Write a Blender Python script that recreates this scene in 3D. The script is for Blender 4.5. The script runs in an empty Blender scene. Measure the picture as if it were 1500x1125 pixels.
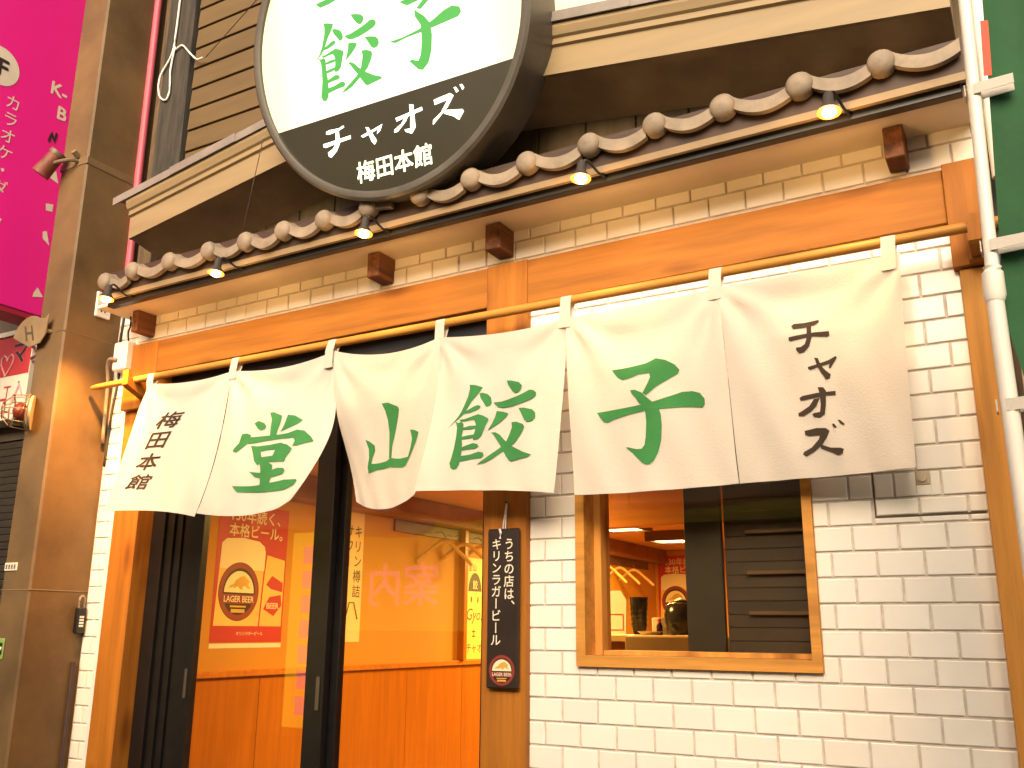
import bpy, bmesh, math, random, json
from mathutils import Vector, Matrix
from mathutils.geometry import tessellate_polygon
random.seed(7)
sc = bpy.context.scene
COL = sc.collection
# ------------------------------------------------------------------ camera
cam_d = bpy.data.cameras.new('camera'); cam = bpy.data.objects.new('camera', cam_d); COL.objects.link(cam)
RB = ((0.8714262601309224, 0.11777726879335607, 0.4761772654272895), (0.4904671629071438, -0.2243094870548192, -0.8420969161129979), (0.007631203316065017, 0.9673746786911378, -0.2532350602960961))
cam.matrix_world = Matrix.Translation((0.1591, -2.6593, 1.2268)) @ Matrix(RB).to_4x4()
cam_d.sensor_width = 36; cam_d.lens = 32.92; cam_d.clip_start = 0.02; cam_d.clip_end = 200
sc.camera = cam
# ------------------------------------------------------------------ light
SUN_EL, SUN_AZ = math.radians(24), math.radians(165)
w = bpy.data.worlds.new('World'); sc.world = w; w.use_nodes = True
nt = w.node_tree; bg = nt.nodes['Background']
sky = nt.nodes.new('ShaderNodeTexSky'); sky.sky_type = 'NISHITA'; sky.sun_disc = False
sky.sun_elevation = SUN_EL; sky.sun_rotation = SUN_AZ; sky.dust_density = 9; sky.ozone_density = 0; sky.air_density = 1.0
nt.links.new(sky.outputs[0], bg.inputs[0]); bg.inputs[1].default_value = 0.08
sd = bpy.data.lights.new('sun', 'SUN'); sun = bpy.data.objects.new('sun', sd); COL.objects.link(sun)
sd.energy = 1.5; sd.angle = math.radians(45); sd.color = (1, .83, .63)
sdir = Vector((math.sin(SUN_AZ)*math.cos(SUN_EL), math.cos(SUN_AZ)*math.cos(SUN_EL), math.sin(SUN_EL)))
sun.rotation_euler = sdir.to_track_quat('Z', 'Y').to_euler(); sun.location = (0, -3, 6)
sc.view_settings.view_transform = 'Standard'; sc.view_settings.look = 'None'
sc.view_settings.exposure = 1.2; sc.view_settings.gamma = 1; sc.view_settings.use_curve_mapping = False
sc.render.engine = 'CYCLES'
sc.cycles.use_denoising = True; sc.cycles.max_bounces = 8; sc.cycles.transparent_max_bounces = 12
sc.cycles.sample_clamp_indirect = 6
DATA = json.loads('''{"CT":[[[[-2.981,-0.145,2.194],[-2.726,-0.15,2.17],[-2.503,-0.145,2.187]],[[-3.01,-0.17,2.019],[-2.733,-0.18,2.017],[-2.5,-0.165,2.031]],[[-2.995,-0.23,1.819],[-2.737,-0.22,1.806],[-2.493,-0.215,1.809]],[[-2.985,-0.29,1.65],[-2.753,-0.26,1.647],[-2.521,-0.25,1.613]]],[[[-2.503,-0.145,2.187],[-2.236,-0.155,2.163],[-2.002,-0.145,2.197]],[[-2.5,-0.165,2.031],[-2.205,-0.19,2.001],[-1.981,-0.15,1.998]],[[-2.486,-0.215,1.814],[-2.167,-0.25,1.788],[-1.966,-0.205,1.837]],[[-2.516,-0.25,1.625],[-2.183,-0.3,1.598],[-2.03,-0.29,1.644]]],[[[-2.002,-0.145,2.197],[-1.764,-0.15,2.152],[-1.548,-0.145,2.181]],[[-1.981,-0.15,1.998],[-1.781,-0.13,1.982],[-1.54,-0.15,2.031]],[[-1.972,-0.1,1.86],[-1.8,-0.1,1.792],[-1.572,-0.145,1.84]],[[-1.936,-0.06,1.656],[-1.796,-0.085,1.62],[-1.629,-0.14,1.654]]],[[[-1.548,-0.145,2.181],[-1.289,-0.155,2.156],[-1.067,-0.145,2.173]],[[-1.543,-0.15,2.031],[-1.286,-0.17,1.986],[-1.071,-0.145,2.033]],[[-1.556,-0.18,1.832],[-1.304,-0.185,1.79],[-1.079,-0.17,1.811]],[[-1.582,-0.21,1.651],[-1.323,-0.2,1.64],[-1.093,-0.19,1.618]]],[[[-1.067,-0.145,2.173],[-0.809,-0.15,2.176],[-0.583,-0.145,2.188]],[[-1.066,-0.145,2.03],[-0.807,-0.15,1.984],[-0.572,-0.14,2.034]],[[-1.061,-0.135,1.82],[-0.803,-0.14,1.798],[-0.569,-0.115,1.827]],[[-1.052,-0.13,1.617],[-0.797,-0.13,1.613],[-0.565,-0.085,1.625]]],[[[-0.583,-0.145,2.188],[-0.321,-0.15,2.19],[-0.086,-0.145,2.199]],[[-0.572,-0.14,2.034],[-0.325,-0.145,2.018],[-0.093,-0.15,2.024]],[[-0.567,-0.115,1.827],[-0.322,-0.135,1.819],[-0.096,-0.155,1.822]],[[-0.562,-0.09,1.624],[-0.32,-0.12,1.622],[-0.099,-0.165,1.624]]]],"dou":[[[0.2817,0.4003],[0.3201,0.3861],[0.381,0.4033],[0.4008,0.4214],[0.3961,0.4385],[0.3575,0.4485],[0.3222,0.4359]],[[0.4219,0.3358],[0.4597,0.3348],[0.5408,0.3624],[0.5348,0.3983],[0.5125,0.4561],[0.5043,0.4961],[0.4499,0.504],[0.4451,0.4407],[0.446,0.3823]],[[0.5941,0.3589],[0.6519,0.3658],[0.7213,0.4006],[0.6765,0.426],[0.5999,0.4504],[0.5419,0.4674],[0.5704,0.4183]],[[0.1901,0.4672],[0.23,0.4621],[0.2656,0.4741],[0.2524,0.5185],[0.2063,0.5567],[0.1732,0.5811],[0.1419,0.5736],[0.1497,0.5568],[0.1806,0.5233]],[[0.228,0.4868],[0.3492,0.4844],[0.5101,0.485],[0.6055,0.4808],[0.6828,0.4639],[0.75,0.4777],[0.8286,0.5363],[0.8626,0.5779],[0.7899,0.5751],[0.7089,0.579],[0.6664,0.5723],[0.682,0.5379],[0.6611,0.5168],[0.5638,0.5126],[0.4208,0.517],[0.2463,0.5262],[0.2399,0.5016]],[[0.2784,0.5379],[0.3393,0.5443],[0.3799,0.5784],[0.4019,0.6186],[0.4149,0.6473],[0.3715,0.6611],[0.3327,0.6314],[0.3058,0.5807]],[[0.3235,0.5448],[0.4591,0.5442],[0.5533,0.5372],[0.6137,0.5555],[0.6675,0.5882],[0.6534,0.6124],[0.6253,0.6376],[0.6219,0.6665],[0.529,0.6553],[0.5007,0.6134],[0.5183,0.5776],[0.4507,0.5751],[0.3725,0.5802]],[[0.3896,0.6144],[0.461,0.6141],[0.5251,0.6148],[0.5461,0.6322],[0.5542,0.6585],[0.4553,0.6496],[0.4011,0.6541]],[[0.3118,0.6971],[0.4111,0.7109],[0.5068,0.7096],[0.5678,0.6986],[0.6294,0.7091],[0.6558,0.7321],[0.6395,0.7524],[0.5567,0.7548],[0.458,0.753],[0.3714,0.734]],[[0.389,0.6399],[0.4523,0.6392],[0.5191,0.6746],[0.5307,0.722],[0.5458,0.8233],[0.4484,0.81],[0.4266,0.7327],[0.411,0.6862]],[[0.2026,0.787],[0.3603,0.7907],[0.5221,0.7902],[0.6793,0.7967],[0.8269,0.8342],[0.8536,0.8522],[0.834,0.875],[0.7318,0.8749],[0.5709,0.8549],[0.3772,0.8331],[0.2638,0.826],[0.2345,0.8104]]],"yama":[[[0.4859,0.3032],[0.5478,0.3069],[0.6382,0.3458],[0.6524,0.3652],[0.6484,0.4079],[0.6377,0.4711],[0.6225,0.5343],[0.6083,0.5823],[0.6051,0.6558],[0.5802,0.6527],[0.5719,0.493],[0.5527,0.4125],[0.5249,0.353]],[[0.3144,0.5275],[0.3659,0.5393],[0.417,0.5623],[0.4222,0.5983],[0.391,0.6484],[0.3756,0.6894],[0.554,0.6677],[0.5946,0.6521],[0.6981,0.6742],[0.7879,0.6838],[0.8051,0.6336],[0.812,0.5812],[0.7828,0.5201],[0.8295,0.5384],[0.8691,0.5634],[0.8557,0.618],[0.8159,0.6813],[0.7696,0.7352],[0.7397,0.7389],[0.5992,0.711],[0.4425,0.7255],[0.3275,0.7626],[0.3233,0.719],[0.3521,0.6519],[0.3518,0.5895]]],"gyo":[[[0.2533,0.3059],[0.2947,0.3059],[0.3527,0.3191],[0.3406,0.3381],[0.3234,0.3626],[0.2864,0.4031],[0.259,0.4484],[0.24,0.4801],[0.2089,0.5116],[0.1712,0.5438],[0.1296,0.5816],[0.1622,0.5466],[0.1959,0.5052],[0.2165,0.4699],[0.2337,0.429],[0.253,0.3765],[0.2591,0.3292]],[[0.3337,0.3549],[0.3572,0.351],[0.3974,0.3609],[0.4271,0.3802],[0.4387,0.4111],[0.4329,0.4276],[0.4108,0.4357],[0.3974,0.4325],[0.3771,0.4104],[0.3483,0.3832]],[[0.2627,0.4576],[0.3058,0.4345],[0.3388,0.4244],[0.3608,0.4317],[0.3576,0.4448],[0.3261,0.459],[0.2794,0.4737],[0.2308,0.4826],[0.2376,0.465]],[[0.181,0.5289],[0.2073,0.5387],[0.2346,0.5308],[0.2519,0.5408],[0.2548,0.5682],[0.2564,0.6298],[0.2685,0.6619],[0.2755,0.7268],[0.2744,0.8009],[0.2613,0.8277],[0.2398,0.8383],[0.2183,0.8269],[0.2028,0.7945],[0.2099,0.7548],[0.215,0.6903],[0.2127,0.6151],[0.2058,0.5659],[0.1935,0.5443]],[[0.213,0.5178],[0.2539,0.5108],[0.3096,0.4911],[0.3515,0.4788],[0.3916,0.4868],[0.431,0.503],[0.4371,0.5157],[0.4233,0.5373],[0.411,0.5774],[0.4,0.6064],[0.3764,0.6281],[0.3448,0.6352],[0.3367,0.6207],[0.3465,0.5758],[0.3463,0.5395],[0.3303,0.514],[0.2987,0.5141],[0.2529,0.5258],[0.2257,0.5304]],[[0.2505,0.5649],[0.2962,0.5499],[0.3503,0.546],[0.3493,0.5609],[0.3128,0.5695],[0.2499,0.5771]],[[0.2523,0.6202],[0.3018,0.6064],[0.3558,0.5981],[0.3547,0.6164],[0.3097,0.6275],[0.2516,0.6388]],[[0.2589,0.6898],[0.2991,0.6706],[0.344,0.6527],[0.3792,0.6584],[0.39,0.6736],[0.369,0.6871],[0.3159,0.6945],[0.2672,0.7078]],[[0.2665,0.7425],[0.3323,0.7288],[0.3946,0.7064],[0.4297,0.711],[0.4393,0.732],[0.4237,0.7465],[0.349,0.7573],[0.2833,0.7777],[0.2661,0.774]],[[0.5349,0.2926],[0.5763,0.3],[0.6352,0.3178],[0.6627,0.3411],[0.6588,0.3624],[0.6343,0.3762],[0.6108,0.3744],[0.5851,0.3575],[0.5531,0.3228]],[[0.4553,0.4111],[0.5111,0.4104],[0.5878,0.3995],[0.6655,0.3895],[0.7254,0.3789],[0.7536,0.3848],[0.7813,0.404],[0.7809,0.4213],[0.7544,0.4333],[0.6859,0.4398],[0.5995,0.4475],[0.5247,0.4475],[0.4888,0.4386],[0.4631,0.4223]],[[0.4858,0.4628],[0.5313,0.4689],[0.5759,0.4832],[0.5595,0.5035],[0.5146,0.5349],[0.4427,0.5759],[0.4641,0.5377],[0.4799,0.4994]],[[0.6536,0.4642],[0.6999,0.4715],[0.7636,0.4917],[0.7904,0.5152],[0.7938,0.5406],[0.7724,0.5558],[0.7394,0.5556],[0.7133,0.5405],[0.6856,0.5035]],[[0.6109,0.538],[0.6523,0.5412],[0.7056,0.5618],[0.72,0.5797],[0.7038,0.6121],[0.6617,0.66],[0.6184,0.6867],[0.5621,0.7195],[0.5067,0.7557],[0.4529,0.7813],[0.3958,0.7928],[0.4362,0.7617],[0.4907,0.7266],[0.5463,0.6913],[0.5895,0.6564],[0.6073,0.6124],[0.6212,0.569]],[[0.4687,0.589],[0.5006,0.5872],[0.5354,0.6037],[0.5775,0.6389],[0.6286,0.6736],[0.6718,0.6952],[0.7321,0.724],[0.8017,0.7493],[0.7824,0.7597],[0.7187,0.7671],[0.6511,0.7768],[0.6299,0.7648],[0.5972,0.7262],[0.5649,0.6822],[0.5151,0.6301],[0.4903,0.6016]]],"ko":[[[0.2853,0.3174],[0.3125,0.3137],[0.4075,0.3015],[0.5024,0.2908],[0.5645,0.2716],[0.6238,0.291],[0.6813,0.328],[0.7103,0.3643],[0.6965,0.3825],[0.6282,0.4],[0.5594,0.4256],[0.4923,0.4672],[0.4722,0.4519],[0.508,0.401],[0.5265,0.3682],[0.5214,0.3467],[0.4584,0.3468],[0.3833,0.3675],[0.3521,0.3725],[0.3233,0.3604],[0.3004,0.337]],[[0.3965,0.4309],[0.4259,0.4302],[0.4646,0.4476],[0.4955,0.4772],[0.5264,0.5049],[0.5633,0.5376],[0.5784,0.5906],[0.5782,0.6513],[0.5652,0.7343],[0.5398,0.7975],[0.5098,0.8421],[0.4822,0.8597],[0.4628,0.8594],[0.4378,0.8481],[0.4078,0.8164],[0.3778,0.7845],[0.3407,0.7545],[0.354,0.7529],[0.4119,0.7689],[0.4408,0.7687],[0.4595,0.7485],[0.4702,0.7008],[0.4802,0.6159],[0.48,0.5546],[0.4746,0.5236],[0.4466,0.509],[0.4291,0.4773],[0.4043,0.4517]],[[0.1718,0.5562],[0.2575,0.543],[0.3923,0.5237],[0.5529,0.5047],[0.6199,0.4948],[0.7136,0.4843],[0.7788,0.4954],[0.8229,0.5169],[0.8493,0.5536],[0.8485,0.5841],[0.8313,0.5966],[0.7829,0.5825],[0.7056,0.5665],[0.6011,0.5576],[0.4962,0.5501],[0.3891,0.5662],[0.2805,0.5932],[0.239,0.611],[0.2124,0.6076],[0.1901,0.5823]]],"chz":[[[0.3888,0.2684],[0.403,0.2579],[0.4622,0.2585],[0.5153,0.253],[0.5391,0.25],[0.5407,0.2619],[0.5132,0.2761],[0.4598,0.2841],[0.4003,0.2849]],[[0.3698,0.3234],[0.4167,0.3185],[0.5099,0.3108],[0.5911,0.3124],[0.5931,0.3324],[0.5833,0.3393],[0.5079,0.3304],[0.428,0.3372],[0.3808,0.3444],[0.3683,0.3374]],[[0.4743,0.2704],[0.498,0.2697],[0.4939,0.3382],[0.4765,0.3772],[0.4474,0.401],[0.4202,0.4066],[0.4025,0.3874],[0.4065,0.3761],[0.4303,0.376],[0.4543,0.3632],[0.4678,0.3354]],[[0.4559,0.4737],[0.506,0.4649],[0.5737,0.4514],[0.6149,0.4366],[0.6218,0.4455],[0.5977,0.4714],[0.5823,0.4903],[0.569,0.4912],[0.5782,0.4692],[0.5312,0.4756],[0.47,0.4889],[0.4572,0.4854]],[[0.4968,0.4315],[0.5161,0.4359],[0.5312,0.4756],[0.5545,0.5011],[0.5785,0.5209],[0.5695,0.5406],[0.5493,0.543],[0.527,0.5097],[0.5077,0.4731]],[[0.3896,0.6168],[0.4079,0.6094],[0.4886,0.6032],[0.5683,0.6022],[0.5947,0.6027],[0.5921,0.6229],[0.5396,0.6197],[0.4455,0.6276],[0.3944,0.6309]],[[0.4988,0.5756],[0.5289,0.5787],[0.5425,0.5972],[0.5337,0.6646],[0.5213,0.7087],[0.4928,0.7229],[0.4604,0.7165],[0.4516,0.7021],[0.4629,0.6975],[0.4965,0.695],[0.5049,0.6618],[0.5068,0.6164]],[[0.5053,0.6277],[0.4805,0.6651],[0.4439,0.69],[0.4017,0.7065],[0.3753,0.7042],[0.3746,0.6894],[0.3985,0.6802],[0.441,0.6614],[0.4718,0.6301]],[[0.3991,0.7764],[0.4668,0.769],[0.5195,0.774],[0.5376,0.7892],[0.5209,0.8157],[0.4903,0.8465],[0.4464,0.8762],[0.3968,0.8977],[0.3777,0.8894],[0.3834,0.8764],[0.4286,0.8578],[0.4733,0.8225],[0.4823,0.8042],[0.4223,0.8033],[0.4004,0.7968]],[[0.4771,0.8453],[0.5345,0.8673],[0.5874,0.8721],[0.6066,0.8794],[0.5975,0.9007],[0.5701,0.906],[0.5385,0.8899],[0.4809,0.868]],[[0.555,0.7572],[0.5658,0.756],[0.5796,0.7731],[0.5722,0.7791],[0.5598,0.7711]],[[0.5877,0.7402],[0.6009,0.7415],[0.6249,0.7619],[0.62,0.7692],[0.6012,0.7595]]],"sgyo":[[[-0.2448,0.1031],[-0.2266,0.0998],[-0.2011,0.0887],[-0.2064,0.0787],[-0.2139,0.0661],[-0.2306,0.0463],[-0.2435,0.0236],[-0.2527,0.008],[-0.2676,-0.0059],[-0.2857,-0.019],[-0.3063,-0.0342],[-0.29,-0.0195],[-0.2733,-0.001],[-0.263,0.016],[-0.2544,0.0368],[-0.2451,0.0639],[-0.2422,0.0897]],[[-0.2094,0.0697],[-0.1991,0.0706],[-0.1816,0.063],[-0.1688,0.0508],[-0.164,0.033],[-0.1666,0.0239],[-0.1763,0.0202],[-0.1822,0.0226],[-0.1908,0.0361],[-0.2032,0.053]],[[-0.2421,0.0182],[-0.2225,0.0273],[-0.2078,0.0306],[-0.1982,0.0251],[-0.1998,0.018],[-0.2139,0.0122],[-0.235,0.0078],[-0.2569,0.0076],[-0.2534,0.0165]],[[-0.2808,-0.0121],[-0.2692,-0.0204],[-0.2566,-0.0191],[-0.2492,-0.0262],[-0.2488,-0.0412],[-0.2505,-0.0739],[-0.2463,-0.0916],[-0.246,-0.1247],[-0.25,-0.16],[-0.2574,-0.1712],[-0.2681,-0.1743],[-0.2777,-0.1675],[-0.2833,-0.1511],[-0.2779,-0.1326],[-0.2722,-0.101],[-0.2698,-0.0618],[-0.2709,-0.0349],[-0.2757,-0.0219]],[[-0.2659,-0.0097],[-0.2473,-0.0101],[-0.222,-0.0043],[-0.2031,-0.0005],[-0.1856,-0.0073],[-0.1686,-0.0182],[-0.1662,-0.0255],[-0.1727,-0.0367],[-0.1792,-0.0578],[-0.1849,-0.0726],[-0.1962,-0.0825],[-0.2106,-0.0841],[-0.2138,-0.0759],[-0.2079,-0.0529],[-0.2069,-0.0334],[-0.2133,-0.0183],[-0.2274,-0.0159],[-0.2483,-0.0182],[-0.2606,-0.0179]],[[-0.2506,-0.039],[-0.2296,-0.0351],[-0.2053,-0.0372],[-0.2062,-0.0451],[-0.2227,-0.047],[-0.2514,-0.0455]],[[-0.2519,-0.0685],[-0.229,-0.0657],[-0.2044,-0.0654],[-0.2055,-0.075],[-0.2262,-0.0774],[-0.253,-0.0781]],[[-0.2519,-0.1049],[-0.2327,-0.0987],[-0.2116,-0.093],[-0.1959,-0.0984],[-0.1916,-0.1068],[-0.2016,-0.1122],[-0.226,-0.1121],[-0.2489,-0.1147]],[[-0.2509,-0.1317],[-0.2199,-0.1302],[-0.1907,-0.1234],[-0.175,-0.1278],[-0.1714,-0.1386],[-0.179,-0.1447],[-0.2135,-0.1451],[-0.2447,-0.1498],[-0.2526,-0.1467]],[[-0.123,0.0991],[-0.1055,0.0953],[-0.0807,0.0866],[-0.0691,0.0742],[-0.0705,0.0617],[-0.0806,0.0528],[-0.0905,0.0532],[-0.1013,0.0624],[-0.115,0.0819]],[[-0.1568,0.0324],[-0.1327,0.0318],[-0.1001,0.0382],[-0.0676,0.0462],[-0.043,0.0554],[-0.0315,0.0538],[-0.0201,0.0445],[-0.0201,0.0342],[-0.0309,0.0253],[-0.0591,0.0177],[-0.0953,0.0107],[-0.1271,0.0105],[-0.1425,0.016],[-0.1535,0.0259]],[[-0.1441,0.0024],[-0.1245,-0.0017],[-0.1056,-0.0099],[-0.1129,-0.0215],[-0.1327,-0.0385],[-0.1651,-0.0585],[-0.1548,-0.0386],[-0.1472,-0.0179]],[[-0.0726,0.0023],[-0.0533,-0.0002],[-0.027,-0.0088],[-0.016,-0.0211],[-0.0146,-0.0359],[-0.0235,-0.0461],[-0.0372,-0.0476],[-0.048,-0.0399],[-0.0594,-0.0194]],[[-0.0913,-0.0408],[-0.0737,-0.042],[-0.0514,-0.0524],[-0.0455,-0.0622],[-0.0527,-0.081],[-0.0714,-0.1079],[-0.0907,-0.1219],[-0.1162,-0.1375],[-0.1418,-0.1532],[-0.1669,-0.1626],[-0.1934,-0.1647],[-0.1738,-0.1526],[-0.1481,-0.1384],[-0.1224,-0.1228],[-0.1026,-0.1056],[-0.094,-0.0821],[-0.0874,-0.0581]],[[-0.154,-0.0666],[-0.1399,-0.0667],[-0.1251,-0.0765],[-0.1075,-0.0961],[-0.086,-0.1151],[-0.0677,-0.1267],[-0.0422,-0.1419],[-0.0128,-0.1549],[-0.0211,-0.1606],[-0.0486,-0.1642],[-0.0783,-0.168],[-0.0874,-0.1616],[-0.1008,-0.1417],[-0.114,-0.1186],[-0.1346,-0.0901],[-0.1448,-0.0742]]],"schz":[[[-0.2752,-0.2822],[-0.2596,-0.2803],[-0.2191,-0.2838],[-0.1983,-0.2785],[-0.1951,-0.2858],[-0.22,-0.2918],[-0.2613,-0.2955],[-0.2763,-0.2918]],[[-0.2933,-0.3231],[-0.2439,-0.3228],[-0.1709,-0.3203],[-0.1712,-0.3324],[-0.2248,-0.334],[-0.2816,-0.3383],[-0.2935,-0.3338]],[[-0.2346,-0.2857],[-0.2196,-0.2878],[-0.2201,-0.3367],[-0.2361,-0.3615],[-0.2604,-0.3778],[-0.2722,-0.3734],[-0.2756,-0.3578],[-0.2521,-0.3495],[-0.2369,-0.3327]],[[-0.1267,-0.3336],[-0.0746,-0.3241],[-0.033,-0.3146],[-0.045,-0.3355],[-0.0594,-0.3438],[-0.0537,-0.3277],[-0.1178,-0.3423]],[[-0.1041,-0.3086],[-0.0927,-0.3115],[-0.0764,-0.3396],[-0.0619,-0.3656],[-0.0729,-0.3773],[-0.084,-0.3634]],[[0.023,-0.309],[0.0798,-0.304],[0.1321,-0.2981],[0.1326,-0.3099],[0.0785,-0.3154],[0.0262,-0.3217]],[[0.0828,-0.2773],[0.099,-0.2816],[0.0993,-0.3598],[0.0825,-0.3774],[0.0588,-0.3653],[0.0551,-0.3565],[0.0782,-0.3584],[0.083,-0.3165]],[[0.0794,-0.3078],[0.0627,-0.331],[0.0269,-0.3573],[0.0127,-0.3577],[0.0138,-0.3478],[0.0437,-0.334],[0.0649,-0.3119]],[[0.1806,-0.2876],[0.2456,-0.2819],[0.2576,-0.2928],[0.2319,-0.3242],[0.1929,-0.3525],[0.1685,-0.3694],[0.1702,-0.3544],[0.2038,-0.3361],[0.2327,-0.3015],[0.1822,-0.305]],[[0.2176,-0.332],[0.2865,-0.3462],[0.2899,-0.3546],[0.2697,-0.3783],[0.2498,-0.361],[0.2146,-0.3427]],[[0.2605,-0.2669],[0.2692,-0.2677],[0.2789,-0.2833],[0.2697,-0.2869]],[[0.2846,-0.2643],[0.2933,-0.2644],[0.3005,-0.2778],[0.2935,-0.285]]],"sko":[[[0.0248,-0.0436],[0.0814,-0.0446],[0.1473,-0.0369],[0.2037,-0.0229],[0.2509,-0.0027],[0.2826,0.0027],[0.3121,-0.0089],[0.317,-0.0273],[0.3041,-0.0401],[0.2462,-0.0438],[0.1735,-0.0487],[0.0995,-0.05],[0.0519,-0.0556]],[[0.1373,0.0369],[0.1539,0.0199],[0.1747,0.0017],[0.1941,-0.0277],[0.1985,-0.068],[0.1907,-0.12],[0.1746,-0.1581],[0.1497,-0.1767],[0.1322,-0.1694],[0.0994,-0.1327],[0.1091,-0.1292],[0.1354,-0.1414],[0.1467,-0.1228],[0.1563,-0.0787],[0.158,-0.0245],[0.1388,0.0089]],[[0.0814,0.0783],[0.1332,0.0815],[0.2253,0.087],[0.2323,0.0691],[0.164,0.0285],[0.1464,0.0356],[0.1816,0.0621],[0.1118,0.0568]]],"sprev":[[[-0.2712,0.1822],[-0.2272,0.1849],[-0.1341,0.1962],[-0.1465,0.1755],[-0.209,0.1641],[-0.2525,0.1629]]]}''')

# ------------------------------------------------------------------ materials
MATS = {}
def mat(name, col, rough=.5, var=.12, scale=6., bump=0., metal=0., stretch=(1, 1, 1), rnd=0., emit=None, estr=0., spec=.5, bscale=None, dirt=None, coord='Object'):
    if name in MATS: return MATS[name]
    m = bpy.data.materials.new(name); m.use_nodes = True; n = m.node_tree.nodes; l = m.node_tree.links
    b = n['Principled BSDF']; b.inputs['Roughness'].default_value = rough; b.inputs['Metallic'].default_value = metal
    b.inputs['Specular IOR Level'].default_value = spec
    tc = n.new('ShaderNodeTexCoord'); mp = n.new('ShaderNodeMapping'); mp.inputs['Scale'].default_value = stretch
    oi = n.new('ShaderNodeObjectInfo')
    l.new(tc.outputs[coord], mp.inputs['Vector'])
    add = n.new('ShaderNodeVectorMath'); add.operation = 'MULTIPLY_ADD'
    add.inputs[1].default_value = (1, 1, 1)
    cm = n.new('ShaderNodeCombineXYZ')
    mu = n.new('ShaderNodeMath'); mu.operation = 'MULTIPLY'; mu.inputs[1].default_value = 37.
    l.new(oi.outputs['Random'], mu.inputs[0])
    for i in range(3): l.new(mu.outputs[0], cm.inputs[i])
    l.new(mp.outputs[0], add.inputs[0]); l.new(cm.outputs[0], add.inputs[2])
    nz = n.new('ShaderNodeTexNoise'); nz.inputs['Scale'].default_value = scale; nz.inputs['Detail'].default_value = 5; nz.inputs['Roughness'].default_value = .6
    l.new(add.outputs[0], nz.inputs['Vector'])
    cr = n.new('ShaderNodeValToRGB'); c = Vector(col[:3])
    lo = c*(1-var*1.4); hi = c*(1+var)
    if dirt: lo = Vector(dirt)
    cr.color_ramp.elements[0].position = .3; cr.color_ramp.elements[1].position = .7
    cr.color_ramp.elements[0].color = (*lo, 1); cr.color_ramp.elements[1].color = (*[min(1, v) for v in hi], 1)
    l.new(nz.outputs[0], cr.inputs[0])
    out = cr.outputs[0]
    if rnd:
        hs = n.new('ShaderNodeHueSaturation'); mr = n.new('ShaderNodeMapRange')
        mr.inputs[3].default_value = 1-rnd; mr.inputs[4].default_value = 1+rnd
        l.new(oi.outputs['Random'], mr.inputs[0]); l.new(mr.outputs[0], hs.inputs['Value']); l.new(out, hs.inputs['Color']); out = hs.outputs[0]
    l.new(out, b.inputs['Base Color'])
    if bump:
        n2 = n.new('ShaderNodeTexNoise'); n2.inputs['Scale'].default_value = bscale or scale*3; n2.inputs['Detail'].default_value = 4
        l.new(add.outputs[0], n2.inputs['Vector'])
        bp = n.new('ShaderNodeBump'); bp.inputs['Strength'].default_value = bump; bp.inputs['Distance'].default_value = .004
        l.new(n2.outputs[0], bp.inputs['Height']); l.new(bp.outputs[0], b.inputs['Normal'])
    if emit:
        b.inputs['Emission Color'].default_value = (*emit, 1); b.inputs['Emission Strength'].default_value = estr
    MATS[name] = m; return m
def wood(name, col, axis, rough=.6, var=.2, knots=True):
    if name in MATS: return MATS[name]
    st = [14, 14, 14]; st[axis] = .9
    m = mat(name, col, rough, var, 2.2, .12, stretch=st, rnd=.04, bscale=9, coord='Object', spec=.28)
    if knots:
        n = m.node_tree.nodes; l = m.node_tree.links
        tc = n.new('ShaderNodeTexCoord'); mp = n.new('ShaderNodeMapping'); s2 = [5.5, 5.5, 5.5]; s2[axis] = 2.2; mp.inputs['Scale'].default_value = s2
        vo = n.new('ShaderNodeTexVoronoi'); vo.inputs['Scale'].default_value = 1.1
        l.new(tc.outputs['Object'], mp.inputs[0]); l.new(mp.outputs[0], vo.inputs['Vector'])
        r = n.new('ShaderNodeValToRGB'); r.color_ramp.elements[0].position = .07; r.color_ramp.elements[1].position = .24
        r.color_ramp.elements[0].color = (.42, .3, .25, 1); r.color_ramp.elements[1].color = (1, 1, 1, 1)
        l.new(vo.outputs['Distance'], r.inputs[0])
        mx = n.new('ShaderNodeMix'); mx.data_type = 'RGBA'; mx.blend_type = 'MULTIPLY'; mx.inputs[0].default_value = .75
        b = n['Principled BSDF']; src = b.inputs['Base Color'].links[0].from_socket
        l.new(src, mx.inputs[6]); l.new(r.outputs[0], mx.inputs[7]); l.new(mx.outputs[2], b.inputs['Base Color'])
    return m
def glass(name, tint=(1, 1, 1), ior=1.5, gain=1.0):
    m = bpy.data.materials.new(name); m.use_nodes = True; n = m.node_tree.nodes; l = m.node_tree.links
    n.remove(n['Principled BSDF']); o = n['Material Output']
    t = n.new('ShaderNodeBsdfTransparent'); t.inputs[0].default_value = (*tint, 1)
    g = n.new('ShaderNodeBsdfGlossy'); g.inputs['Roughness'].default_value = .0
    f = n.new('ShaderNodeFresnel'); ge = n.new('ShaderNodeNewGeometry'); mr = n.new('ShaderNodeMapRange')
    mr.inputs[3].default_value = ior; mr.inputs[4].default_value = 1/ior  # same reflectance from either side of the thin pane
    l.new(ge.outputs['Backfacing'], mr.inputs[0]); l.new(mr.outputs[0], f.inputs[0])
    mu = n.new('ShaderNodeMath'); mu.operation = 'MULTIPLY'; mu.inputs[1].default_value = gain; mu.use_clamp = True
    mx = n.new('ShaderNodeMixShader'); l.new(f.outputs[0], mu.inputs[0]); l.new(mu.outputs[0], mx.inputs[0])
    l.new(t.outputs[0], mx.inputs[1]); l.new(g.outputs[0], mx.inputs[2]); l.new(mx.outputs[0], o.inputs[0])
    return m
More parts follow.
